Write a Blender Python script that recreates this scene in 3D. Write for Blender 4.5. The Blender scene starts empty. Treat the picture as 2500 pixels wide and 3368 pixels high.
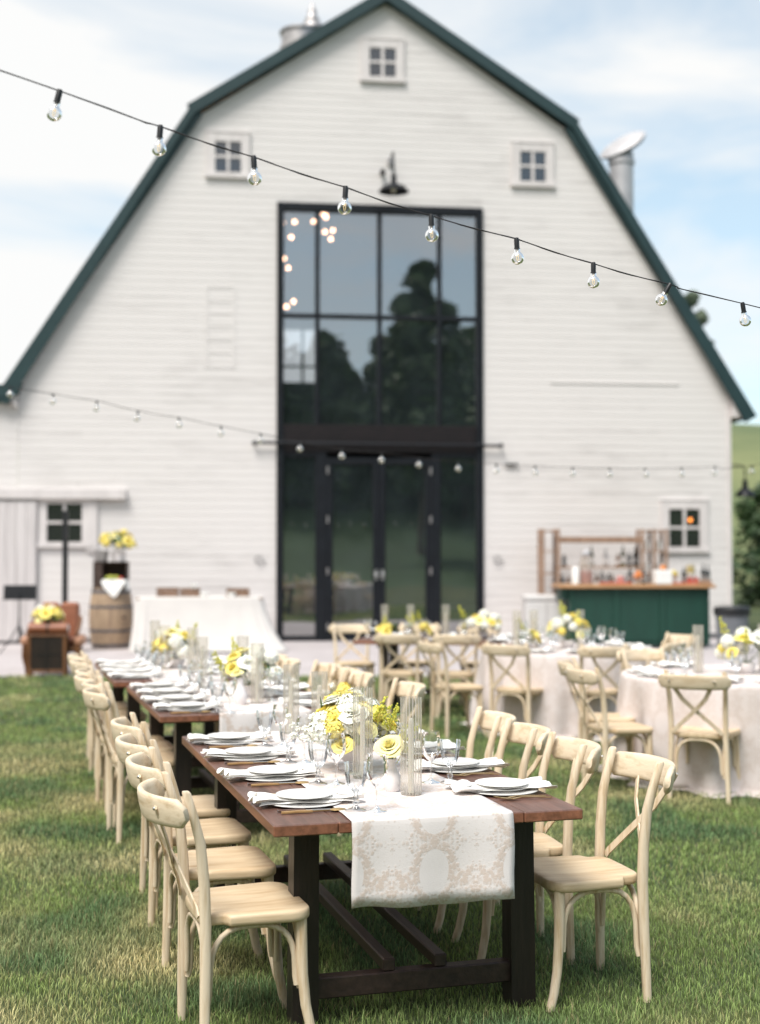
import bpy, bmesh, math, random
import numpy as np
from mathutils import Vector, Matrix
R = math.radians
PI = math.pi
random.seed(7)
scene = bpy.context.scene
col = scene.collection

# ------------------------------------------------------------------ helpers
class MB:
    """collects geometry for ONE mesh object"""
    def __init__(self): self.v = []; self.f = []; self.M = None
    def add(self, vs, fs, M=None):
        o = len(self.v)
        for p in vs:
            p = Vector(p)
            if M is not None: p = M @ p
            if self.M is not None: p = self.M @ p
            self.v.append(p)
        self.f += [[i + o for i in f] for f in fs]
        return self
    def box(self, x0, x1, y0, y1, z0, z1, b=0.0, M=None):
        if b <= 0:
            v = [(x, y, z) for z in (z0, z1) for y in (y0, y1) for x in (x0, x1)]
            return self.add(v, [(0,2,3,1),(4,5,7,6),(0,1,5,4),(2,6,7,3),(0,4,6,2),(1,3,7,5)], M)
        c = ((x0+x1)/2, (y0+y1)/2, (z0+z1)/2); h = (abs(x1-x0)/2, abs(y1-y0)/2, abs(z1-z0)/2)
        b = min(b, min(h)*.9)
        v = []; idx = {}
        for sx in (-1,1):
            for sy in (-1,1):
                for sz in (-1,1):
                    s = (sx,sy,sz)
                    for a in range(3):
                        p = [c[k]+s[k]*(h[k]-(0 if k==a else b)) for k in range(3)]
                        idx[(sx,sy,sz,a)] = len(v); v.append(p)
        f = []
        for a in range(3):
            o1, o2 = (a+1)%3, (a+2)%3
            for s in (-1,1):
                q = []
                for (p1,p2) in ((-1,-1),(1,-1),(1,1),(-1,1)):
                    k = [0,0,0]; k[a]=s; k[o1]=p1; k[o2]=p2
                    q.append(idx[(k[0],k[1],k[2],a)])
                f.append(q if s>0 else q[::-1])
            for p1 in (-1,1):      # edges along axis a
                for p2 in (-1,1):
                    def g(sa, ax):
                        k=[0,0,0]; k[a]=sa; k[o1]=p1; k[o2]=p2
                        return idx[(k[0],k[1],k[2],ax)]
                    q=[g(-1,o1),g(1,o1),g(1,o2),g(-1,o2)]
                    f.append(q if p1*p2<0 else q[::-1])
        for sx in (-1,1):
            for sy in (-1,1):
                for sz in (-1,1):
                    q=[idx[(sx,sy,sz,0)],idx[(sx,sy,sz,1)],idx[(sx,sy,sz,2)]]
                    f.append(q if sx*sy*sz>0 else q[::-1])
        return self.add(v, f, M)
    def loft(self, rings, cap=True, closed=False, M=None):
        n = len(rings[0]); v = [p for r in rings for p in r]; f = []
        m = len(rings)
        for i in range(m if closed else m-1):
            j = (i+1) % m
            for k in range(n):
                l = (k+1) % n
                f.append((i*n+k, i*n+l, j*n+l, j*n+k))
        if cap and not closed:
            f.append(tuple(range(n))[::-1]); f.append(tuple((m-1)*n+k for k in range(n)))
        return self.add(v, f, M)
    def tube(self, pts, r, n=8, cap=True, M=None, flat=None):
        """round tube along pts; r number or list; flat=(width, thickness, normal) makes a strap"""
        pts = [Vector(p) for p in pts]; m = len(pts)
        rr = r if isinstance(r, (list, tuple)) else [r]*m
        rings = []; up = None
        for i, p in enumerate(pts):
            t = (pts[min(i+1,m-1)] - pts[max(i-1,0)]).normalized()
            if up is None:
                up = Vector((0,0,1)) if abs(t.z) < .9 else Vector((1,0,0))
            a = up - t*up.dot(t); a.normalize(); up = a; b = t.cross(a)
            rings.append([p + (a*math.cos(q) + b*math.sin(q))*rr[i] for q in [2*PI*k/n for k in range(n)]])
        return self.loft(rings, cap, M=M)
    def strap(self, pts, nrm, w, th, M=None):
        pts = [Vector(p) for p in pts]; m = len(pts); rings = []
        for i, p in enumerate(pts):
            t = (pts[min(i+1,m-1)] - pts[max(i-1,0)]).normalized()
            N = Vector(nrm); N = (N - t*N.dot(t)).normalized(); S = t.cross(N)
            ww = w[i] if isinstance(w,(list,tuple)) else w
            rings.append([p+S*ww/2*.86+N*th/2, p+S*ww/2+N*th*.1, p+S*ww/2-N*th*.1, p+S*ww/2*.86-N*th/2, p-S*ww/2*.86-N*th/2, p-S*ww/2-N*th*.1, p-S*ww/2+N*th*.1, p-S*ww/2*.86+N*th/2])
        return self.loft(rings, M=M)
    def lathe(self, prof, n=24, M=None, cap=True, flute=0, amp=0.0):
        """profile of (r, z)"""
        rings = []
        for (r, z) in prof:
            rings.append([((r + (amp*(1 if k%2 else -1) if flute and r>.01 else 0))*math.cos(2*PI*k/n), (r + (amp*(1 if k%2 else -1) if flute and r>.01 else 0))*math.sin(2*PI*k/n), z) for k in range(n)])
        return self.loft(rings, cap, M=M)
    def ball(self, c, r, n=10, m=6, M=None, sc=(1,1,1)):
        rings = []
        for i in range(m+1):
            th = PI*(i+.02 if i==0 else i-.02 if i==m else i)/m
            rings.append([(c[0]+sc[0]*r*math.sin(th)*math.cos(2*PI*k/n), c[1]+sc[1]*r*math.sin(th)*math.sin(2*PI*k/n), c[2]-sc[2]*r*math.cos(th)) for k in range(n)])
        return self.loft(rings, True, M=M)
    def poly(self, pts, y0, y1, M=None):
        """polygon in (x, z) extruded along y"""
        n = len(pts)
        v = [(p[0], y0, p[1]) for p in pts] + [(p[0], y1, p[1]) for p in pts]
        f = [tuple(range(n)), tuple(range(2*n-1, n-1, -1))] + [(k, k+n, (k+1)%n+n, (k+1)%n) for k in range(n)]
        return self.add(v, f, M)
    def mesh(self, name, mat, smooth=35, uv=None):
        me = bpy.data.meshes.new(name)
        me.from_pydata([tuple(p) for p in self.v], [], self.f)
        me.materials.append(mat)
        if smooth:
            me.shade_smooth(); me.set_sharp_from_angle(angle=R(smooth))
        return me
    def build(self, name, mat, parent=None, smooth=35, fix=True):
        me = self.mesh(name, mat, smooth)
        if fix:
            bm = bmesh.new(); bm.from_mesh(me); bmesh.ops.recalc_face_normals(bm, faces=bm.faces); bm.to_mesh(me); bm.free()
        return ob(name, me, parent)

def ob(name, data, parent=None, loc=(0,0,0), rz=0):
    o = bpy.data.objects.new(name, data); col.objects.link(o)
    o.location = loc; o.rotation_euler = (0,0,rz)
    if parent is not None: o.parent = parent
    return o
USED = set()
def tag(o, label=None, cat=None, group=None, kind=None):
    if label:
        o['label'] = label
    if cat: o['category'] = cat
    if group: o['group'] = group
    if kind: o['kind'] = kind
    return o
def thing(name, label, cat, loc=(0,0,0), rz=0, group=None):
    return tag(ob(name, None, None, loc, rz), label, cat, group)
def kids(o): return [c for c in bpy.data.objects if c.parent == o]
KID = {}
def copy_tree(o, parent=None):
    c = o.copy(); col.objects.link(c)
    if parent is not None: c.parent = parent
    if o.name not in KID: KID[o.name] = list(o.children)
    for ch in KID[o.name]: copy_tree(ch, c)
    return c
class Kind:
    """first use moves the prototype itself, later uses copy it"""
    def __init__(self, root): self.root = root; self.used = False
    def put(self, label, loc, rz=0, group=None, rot=None, scale=None):
        o = copy_tree(self.root) if self.used else self.root
        self.used = True
        o.location = loc; o.rotation_euler = rot if rot else (0,0,rz)
        if scale: o.scale = scale
        o['label'] = label
        if group: o['group'] = group
        return o

# ------------------------------------------------------------------ materials
def nodes(name):
    m = bpy.data.materials.new(name); m.use_nodes = True
    return m, m.node_tree.nodes, m.node_tree.links, m.node_tree.nodes['Principled BSDF']
def mat(name, c1, c2=None, rough=.6, scale=(6,6,6), detail=5, lo=.35, hi=.65, bump=0.0, bscale=None, metal=0, spec=.5, coat=0, sheen=0, rand=0.0, sss=0.0, coords='Object'):
    m, N, L, P = nodes(name)
    P.inputs['Roughness'].default_value = rough; P.inputs['Metallic'].default_value = metal
    P.inputs['Specular IOR Level'].default_value = spec
    if coat: P.inputs['Coat Weight'].default_value = coat
    if sheen: P.inputs['Sheen Weight'].default_value = sheen
    if sss:
        P.inputs['Subsurface Weight'].default_value = sss; P.inputs['Subsurface Radius'].default_value = (.02,.015,.008)
    c2 = c2 or tuple(x*.82 for x in c1)
    tc = N.new('ShaderNodeTexCoord'); mp = N.new('ShaderNodeMapping'); mp.inputs['Scale'].default_value = scale
    L.new(tc.outputs[coords], mp.inputs['Vector'])
    nz = N.new('ShaderNodeTexNoise'); nz.inputs['Scale'].default_value = 1; nz.inputs['Detail'].default_value = detail; nz.inputs['Roughness'].default_value = .6
    L.new(mp.outputs[0], nz.inputs['Vector'])
    oi = N.new('ShaderNodeObjectInfo')
    if rand:
        nz.noise_dimensions = '4D'
        mu = N.new('ShaderNodeMath'); mu.operation='MULTIPLY'; mu.inputs[1].default_value = 37.0
        L.new(oi.outputs['Random'], mu.inputs[0]); L.new(mu.outputs[0], nz.inputs['W'])
    cr = N.new('ShaderNodeValToRGB'); e = cr.color_ramp.elements
    e[0].position = lo; e[0].color = (*c2,1); e[1].position = hi; e[1].color = (*c1,1)
    L.new(nz.outputs['Fac'], cr.inputs[0])
    out = cr.outputs[0]
    if rand:
        hs = N.new('ShaderNodeHueSaturation'); mr = N.new('ShaderNodeMapRange')
        mr.inputs['To Min'].default_value = 1-rand; mr.inputs['To Max'].default_value = 1+rand
        L.new(oi.outputs['Random'], mr.inputs['Value']); L.new(mr.outputs[0], hs.inputs['Value']); L.new(out, hs.inputs['Color']); out = hs.outputs[0]
    L.new(out, P.inputs['Base Color'])
    if bump:
        b = N.new('ShaderNodeBump'); b.inputs['Strength'].default_value = bump; b.inputs['Distance'].default_value = .01
        src = nz
        if bscale:
            mp2 = N.new('ShaderNodeMapping'); mp2.inputs['Scale'].default_value = bscale; L.new(tc.outputs[coords], mp2.inputs['Vector'])
            src = N.new('ShaderNodeTexNoise'); src.inputs['Scale'].default_value = 1; src.inputs['Detail'].default_value = 4; L.new(mp2.outputs[0], src.inputs['Vector'])
        L.new(src.outputs['Fac'], b.inputs['Height']); L.new(b.outputs[0], P.inputs['Normal'])
    return m
def glass_mat(name, tint=(.95,.97,.97), base=.03, k=1.0, rough=0.0, ior=1.45):
    m, N, L, P = nodes(name); N.remove(P); o = N['Material Output']
    t = N.new('ShaderNodeBsdfTransparent'); t.inputs[0].default_value = (*tint,1)
    g = N.new('ShaderNodeBsdfGlossy'); g.inputs['Roughness'].default_value = rough; g.inputs[0].default_value = (1,1,1,1)
    fr = N.new('ShaderNodeFresnel'); fr.inputs['IOR'].default_value = ior
    mm = N.new('ShaderNodeMath'); mm.operation = 'MULTIPLY_ADD'; mm.inputs[1].default_value = k; mm.inputs[2].default_value = base; mm.use_clamp = True
    L.new(fr.outputs[0], mm.inputs[0])
    mx = N.new('ShaderNodeMixShader'); L.new(mm.outputs[0], mx.inputs[0]); L.new(t.outputs[0], mx.inputs[1]); L.new(g.outputs[0], mx.inputs[2])
    L.new(mx.outputs[0], o.inputs[0]); return m

M = {}
CW1, CW2 = (.73,.605,.45), (.60,.455,.285)
M['chair'] = mat('limewashed_wood', CW1, (.50,.35,.19), .62, (55,55,4.5), 8, .30, .54, .3, rand=.07)
M['chair_seat'] = mat('limewashed_seat_wood', (.70,.555,.375), (.52,.365,.21), .5, (4,38,38), 8, .28, .60, .2, rand=.06)
M['chair_rail'] = mat('limewashed_rail_wood', (.74,.615,.455), (.52,.38,.225), .58, (40,4,40), 8, .27, .52, .25, rand=.05)
M['steel'] = mat('steel', (.55,.55,.55), None, .35, metal=1)
M['top'] = mat('reclaimed_tabletop_wood', (.20,.100,.075), (.060,.030,.022), .42, (26,2.2,26), 8, .3, .7, .35)
M['dark'] = mat('dark_stained_wood', (.028,.019,.016), (.010,.0075,.007), .42, (30,30,3), 6, .3, .7, .3)
M['rail'] = mat('dark_rail_wood', (.050,.030,.025), (.018,.011,.010), .42, (30,3,30), 6, .3, .7, .3)
def end_grain(m):
    N,L=m.node_tree.nodes,m.node_tree.links; P=N['Principled BSDF']; src=P.inputs['Base Color'].links[0].from_socket
    g=N.new('ShaderNodeNewGeometry'); sp=N.new('ShaderNodeSeparateXYZ'); L.new(g.outputs['Normal'],sp.inputs[0])
    lt=N.new('ShaderNodeMath'); lt.operation='LESS_THAN'; lt.inputs[1].default_value=.6; L.new(sp.outputs['Z'],lt.inputs[0])
    mu=N.new('ShaderNodeMix'); mu.data_type='RGBA'; mu.blend_type='MULTIPLY'; mu.inputs['Factor'].default_value=1; mu.inputs['B'].default_value=(1.7,1.4,1.05,1); L.new(src,mu.inputs['A'])
    mx=N.new('ShaderNodeMix'); mx.data_type='RGBA'; L.new(lt.outputs[0],mx.inputs['Factor']); L.new(src,mx.inputs['A']); L.new(mu.outputs['Result'],mx.inputs['B']); L.new(mx.outputs['Result'],P.inputs['Base Color'])
end_grain(M['top'])
M['porcelain'] = mat('white_porcelain', (.86,.85,.83), (.83,.82,.80), .18)
M['linen'] = mat('white_linen', (.87,.85,.82), (.80,.78,.75), .85, (14,14,14), bump=.25, bscale=(160,160,160))
M['gold'] = mat('brushed_gold', (.78,.53,.24), None, .28, metal=1)
M['handle'] = mat('tan_handle', (.45,.28,.12), (.32,.18,.07), .4, (20,20,20))
M['darkhandle'] = mat('brown_handle', (.14,.07,.05), (.07,.035,.025), .4, (20,20,20))
M['glass'] = glass_mat('clear_glass', (.962,.968,.972), .04, 1.5)
M['water'] = glass_mat('water_surface', (.955,.965,.968), .03, .8, ior=1.33)
def hurricane_mat():
    m=glass_mat('fluted_smoky_glass',(.975,.968,.95),.035,.6); N,L=m.node_tree.nodes,m.node_tree.links
    old=N['Material Output'].inputs[0].links[0].from_socket
    tr=N.new('ShaderNodeBsdfTranslucent'); tr.inputs[0].default_value=(.88,.83,.75,1)
    df=N.new('ShaderNodeBsdfDiffuse'); df.inputs[0].default_value=(.80,.75,.68,1)
    ad=N.new('ShaderNodeMixShader'); L.new(tr.outputs[0],ad.inputs[1]); L.new(df.outputs[0],ad.inputs[2])
    tc=N.new('ShaderNodeTexCoord'); sp=N.new('ShaderNodeSeparateXYZ'); L.new(tc.outputs['Object'],sp.inputs[0])
    at=N.new('ShaderNodeMath'); at.operation='ARCTAN2'; L.new(sp.outputs['Y'],at.inputs[0]); L.new(sp.outputs['X'],at.inputs[1])
    si=N.new('ShaderNodeMath'); si.operation='SINE'; mu=N.new('ShaderNodeMath'); mu.operation='MULTIPLY'; mu.inputs[1].default_value=20; L.new(at.outputs[0],mu.inputs[0]); L.new(mu.outputs[0],si.inputs[0])
    mr=N.new('ShaderNodeMapRange'); mr.inputs['From Min'].default_value=-1; mr.inputs['To Min'].default_value=.10; mr.inputs['To Max'].default_value=.42; L.new(si.outputs[0],mr.inputs['Value'])
    mx=N.new('ShaderNodeMixShader'); L.new(mr.outputs[0],mx.inputs[0]); L.new(old,mx.inputs[1]); L.new(ad.outputs[0],mx.inputs[2]); L.new(mx.outputs[0],N['Material Output'].inputs[0]); return m
M['hurricane'] = hurricane_mat()
M['bulbglass'] = glass_mat('bulb_glass', (.93,.94,.95), .05, 1.6)
M['candle'] = mat('ivory_candle_wax', (.92,.88,.79), (.88,.84,.74), .5, sss=.2)
M['white_vase'] = mat('matt_white_ceramic', (.78,.74,.74), (.74,.70,.70), .55)
M['black'] = mat('black_plastic', (.012,.013,.016), (.008,.008,.010), .45)
M['cable'] = mat('black_cable', (.025,.016,.016), (.012,.01,.012), .5)
M['yellow'] = mat('yellow_petal', (.90,.79,.24), (.87,.70,.14), .6, (18,18,18), sss=.25, rand=.04)
M['paleyellow'] = mat('pale_yellow_petal', (.91,.85,.45), (.88,.79,.34), .6, (18,18,18), sss=.25)
M['whitepetal'] = mat('white_petal', (.90,.89,.83), (.86,.86,.77), .65, (20,20,20), sss=.2)
M['goldenrod'] = mat('goldenrod_bud', (.66,.62,.08), (.48,.50,.07), .7, (60,60,60))
M['leaf'] = mat('leaf_green', (.10,.17,.045), (.05,.10,.025), .55, (30,30,30))
M['green_roof'] = mat('dark_green_metal', (.013,.040,.043), (.009,.031,.034), .5, (3,3,3), bump=.03)
M['barframe'] = mat('black_steel_frame', (.008,.010,.014), (.005,.006,.009), .45, (4,4,4), spec=.3)
M['trimwhite'] = mat('white_trim_paint', (.70,.655,.645), (.61,.57,.56), .7, (5,5,2), bump=.1)
M['whitewood'] = mat('white_plank_paint', (.645,.605,.60), (.50,.465,.46), .75, (22,22,1.2), 6, .3, .6, bump=.2)
M['galv'] = mat('galvanized_metal', (.50,.48,.475), (.35,.335,.335), .45, (8,8,8), metal=.75)
M['palemetal'] = mat('pale_sheet_metal', (.55,.54,.55), (.42,.41,.425), .5, (3,3,3), metal=.25)
M['oak'] = mat('barrel_oak', (.47,.34,.22), (.25,.17,.115), .7, (14,14,2), 6, .3, .68, bump=.3)
M['hoop'] = mat('barrel_hoop', (.17,.165,.18), (.10,.10,.11), .5, (10,10,10), metal=.6)
M['crate'] = mat('crate_wood', (.24,.135,.08), (.11,.06,.035), .7, (5,30,30), 6, bump=.3)
M['darkcrate'] = mat('dark_crate_wood', (.085,.052,.04), (.035,.022,.018), .7, (5,30,30), 6, bump=.3)
M['greenbar'] = mat('green_bar_paint', (.0055,.047,.031), (.004,.038,.025), .55, (6,6,1.2), bump=.06)
M['bartop'] = mat('bar_top_wood', (.52,.30,.15), (.36,.19,.085), .45, (3,30,30), 6, bump=.1)
M['pallet'] = mat('shelf_wood', (.40,.255,.175), (.24,.145,.095), .75, (20,20,3), 6, bump=.2)
M['walnut'] = mat('walnut_wood', (.22,.095,.038), (.11,.045,.018), .45, (20,20,3), 6, bump=.1)
M['walnutdark'] = mat('dark_walnut_panel', (.022,.012,.008), (.012,.007,.005), .45, (20,20,3), 6)
M['leather'] = mat('tan_leather', (.33,.125,.065), (.22,.075,.038), .45, (9,9,9), bump=.1)
M['paleleather'] = mat('tan_arm_leather', (.52,.28,.185), (.40,.20,.12), .5, (9,9,9))
M['patio'] = mat('pale_concrete', (.50,.455,.46), (.40,.365,.365), .85, (1.6,1.6,1.6), 8, .3, .7, bump=.15, bscale=(40,40,40))
M['binplastic'] = mat('grey_bin_plastic', (.17,.18,.20), (.13,.14,.155), .5)
M['cooler'] = mat('white_cooler_plastic', (.66,.64,.63), (.60,.585,.575), .5)
M['red'] = mat('red_liquid', (.50,.045,.025), (.42,.03,.02), .3)
M['pink'] = mat('pink_drink', (.62,.30,.27), (.55,.24,.22), .2)
M['orange'] = mat('orange_fruit', (.80,.27,.05), (.72,.22,.04), .5)
M['lemon'] = mat('lemon_fruit', (.78,.60,.10), (.70,.55,.08), .5)
M['apple'] = mat('green_apple', (.45,.50,.10), (.36,.42,.08), .45)
M['darkglass'] = mat('dark_bottle_glass', (.010,.016,.014), (.006,.009,.010), .08)
M['amberglass'] = mat('amber_bottle_glass', (.20,.085,.02), (.13,.05,.012), .1)
M['greenglass'] = mat('olive_bottle_glass', (.09,.085,.018), (.05,.05,.012), .1)
M['board'] = mat('coral_tray', (.55,.13,.07), (.48,.10,.055), .6)
M['interior'] = mat('dark_interior', (.035,.03,.03), (.02,.018,.018), .8)
M['bark'] = mat('tree_bark', (.10,.075,.055), (.05,.04,.03), .9, (6,6,1.5), bump=.5)
def leafmat(name, a, b):
    m = mat(name, a, b, .6, (.7,.7,.7), 3, .35, .65)
    return m
M['crown_dark'] = leafmat('dark_tree_leaves', (.05,.10,.028), (.018,.045,.016))
M['crown_mid'] = leafmat('mid_tree_leaves', (.11,.17,.05), (.045,.085,.03))
M['crown_pop'] = leafmat('grey_green_leaves', (.19,.235,.16), (.10,.14,.095))

def emis(name, c, s):
    m, N, L, P = nodes(name); P.inputs['Emission Color'].default_value = (*c,1); P.inputs['Emission Strength'].default_value = s
    P.inputs['Base Color'].default_value = (*c,1)
    try: m.cycles.emission_sampling = 'NONE'
    except Exception: pass
    return m
M['lamp_on'] = emis('warm_pendant_bulb', (1,.54,.30), 16)
M['filament'] = emis('bulb_filament', (1,.74,.40), .5)
M['orange_on'] = emis('orange_bulb', (1,.30,.05), 2.0)

def siding_mat():
    m, N, L, P = nodes('white_weathered_siding'); P.inputs['Roughness'].default_value = .8
    tc = N.new('ShaderNodeTexCoord')
    sx = N.new('ShaderNodeSeparateXYZ'); L.new(tc.outputs['Object'], sx.inputs[0])
    fl = N.new('ShaderNodeMath'); fl.operation='MULTIPLY'; fl.inputs[1].default_value = 1/.155; L.new(sx.outputs['Z'], fl.inputs[0])
    f2 = N.new('ShaderNodeMath'); f2.operation='FLOOR'; L.new(fl.outputs[0], f2.inputs[0])
    # board by board tone, board ends random along the wall
    dv = N.new('ShaderNodeMath'); dv.operation='MULTIPLY'; dv.inputs[1].default_value=.31; L.new(sx.outputs['X'], dv.inputs[0])
    wn0 = N.new('ShaderNodeTexWhiteNoise'); wn0.noise_dimensions='1D'; L.new(f2.outputs[0], wn0.inputs['W'])
    ad = N.new('ShaderNodeMath'); ad.operation='ADD'; L.new(dv.outputs[0], ad.inputs[0]); L.new(wn0.outputs['Value'], ad.inputs[1])
    f3 = N.new('ShaderNodeMath'); f3.operation='FLOOR'; L.new(ad.outputs[0], f3.inputs[0])
    cb = N.new('ShaderNodeCombineXYZ'); L.new(f2.outputs[0], cb.inputs[0]); L.new(f3.outputs[0], cb.inputs[1])
    wn = N.new('ShaderNodeTexWhiteNoise'); wn.noise_dimensions='2D'; L.new(cb.outputs[0], wn.inputs['Vector'])
    mp = N.new('ShaderNodeMapping'); mp.inputs['Scale'].default_value=(.9,.9,11); L.new(tc.outputs['Object'], mp.inputs['Vector'])
    nz = N.new('ShaderNodeTexNoise'); nz.inputs['Scale'].default_value=1; nz.inputs['Detail'].default_value=8; nz.inputs['Roughness'].default_value=.68; L.new(mp.outputs[0], nz.inputs['Vector'])
    mp2 = N.new('ShaderNodeMapping'); mp2.inputs['Scale'].default_value=(.35,.35,.5); L.new(tc.outputs['Object'], mp2.inputs['Vector'])
    n2 = N.new('ShaderNodeTexNoise'); n2.inputs['Scale'].default_value=1; n2.inputs['Detail'].default_value=4; L.new(mp2.outputs[0], n2.inputs['Vector'])
    a1 = N.new('ShaderNodeMath'); a1.operation='MULTIPLY_ADD'; a1.inputs[1].default_value=.13; L.new(wn.outputs['Value'], a1.inputs[0]); L.new(nz.outputs['Fac'], a1.inputs[2])
    a2 = N.new('ShaderNodeMath'); a2.operation='MULTIPLY_ADD'; a2.inputs[1].default_value=.62; L.new(n2.outputs['Fac'], a2.inputs[0]); L.new(a1.outputs[0], a2.inputs[2])
    cr = N.new('ShaderNodeValToRGB'); e = cr.color_ramp.elements
    e[0].position=.50; e[0].color=(.30,.285,.28,1); e[1].position=.86; e[1].color=(.705,.67,.655,1)
    x = e.new(.66); x.color=(.605,.572,.558,1)
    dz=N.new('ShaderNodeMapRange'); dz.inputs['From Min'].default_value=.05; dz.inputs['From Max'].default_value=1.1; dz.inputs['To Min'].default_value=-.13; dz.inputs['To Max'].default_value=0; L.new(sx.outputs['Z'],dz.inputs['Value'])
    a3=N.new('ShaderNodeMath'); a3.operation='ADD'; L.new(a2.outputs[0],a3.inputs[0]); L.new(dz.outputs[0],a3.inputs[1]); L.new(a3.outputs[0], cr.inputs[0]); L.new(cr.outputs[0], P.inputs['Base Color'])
    b = N.new('ShaderNodeBump'); b.inputs['Strength'].default_value=.25; b.inputs['Distance'].default_value=.01; L.new(nz.outputs['Fac'], b.inputs['Height']); L.new(b.outputs[0], P.inputs['Normal'])
    return m
M['siding'] = siding_mat()

def pane_mat(name, refl, trans, dark):
    m, N, L, P = nodes(name); N.remove(P); o = N['Material Output']
    if trans:
        t = N.new('ShaderNodeBsdfTransparent'); t.inputs[0].default_value=(*trans,1)
    else:
        t = N.new('ShaderNodeBsdfDiffuse'); t.inputs[0].default_value=(*dark,1)
    g = N.new('ShaderNodeBsdfGlossy'); g.inputs['Roughness'].default_value=.0; g.inputs[0].default_value=(.98,.96,.96,1)
    mx = N.new('ShaderNodeMixShader'); mx.inputs[0].default_value=refl
    L.new(t.outputs[0], mx.inputs[1]); L.new(g.outputs[0], mx.inputs[2]); L.new(mx.outputs[0], o.inputs[0]); return m
M['pane'] = pane_mat('tinted_door_glass', .36, (.62,.66,.70), None)
def pane_haze(m,fac,c):  # faint bluish haze painted into the glass to brighten the dark panes
    N,L=m.node_tree.nodes,m.node_tree.links; old=N['Material Output'].inputs[0].links[0].from_socket
    d=N.new('ShaderNodeBsdfDiffuse'); d.inputs[0].default_value=(*c,1); tc=N.new('ShaderNodeTexCoord'); nz=N.new('ShaderNodeTexNoise'); nz.inputs['Scale'].default_value=1.3; nz.inputs['Detail'].default_value=5; L.new(tc.outputs['Object'],nz.inputs['Vector'])
    mu=N.new('ShaderNodeMath'); mu.operation='MULTIPLY'; mu.inputs[1].default_value=fac*2; L.new(nz.outputs['Fac'],mu.inputs[0])
    mx=N.new('ShaderNodeMixShader'); L.new(mu.outputs[0],mx.inputs[0]); L.new(old,mx.inputs[1]); L.new(d.outputs[0],mx.inputs[2]); L.new(mx.outputs[0],N['Material Output'].inputs[0])
    # each pane bows a little
    g=[n for n in N if n.type=='BSDF_GLOSSY'][0]; n2=N.new('ShaderNodeTexNoise'); n2.inputs['Scale'].default_value=.9; L.new(tc.outputs['Object'],n2.inputs['Vector'])
    bp=N.new('ShaderNodeBump'); bp.inputs['Strength'].default_value=.12; bp.inputs['Distance'].default_value=.03; L.new(n2.outputs['Fac'],bp.inputs['Height']); L.new(bp.outputs[0],g.inputs['Normal'])
pane_haze(M['pane'],.030,(.42,.55,.60))
M['smallpane'] = pane_mat('dark_window_glass', .13, None, (.012,.012,.014))

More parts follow.
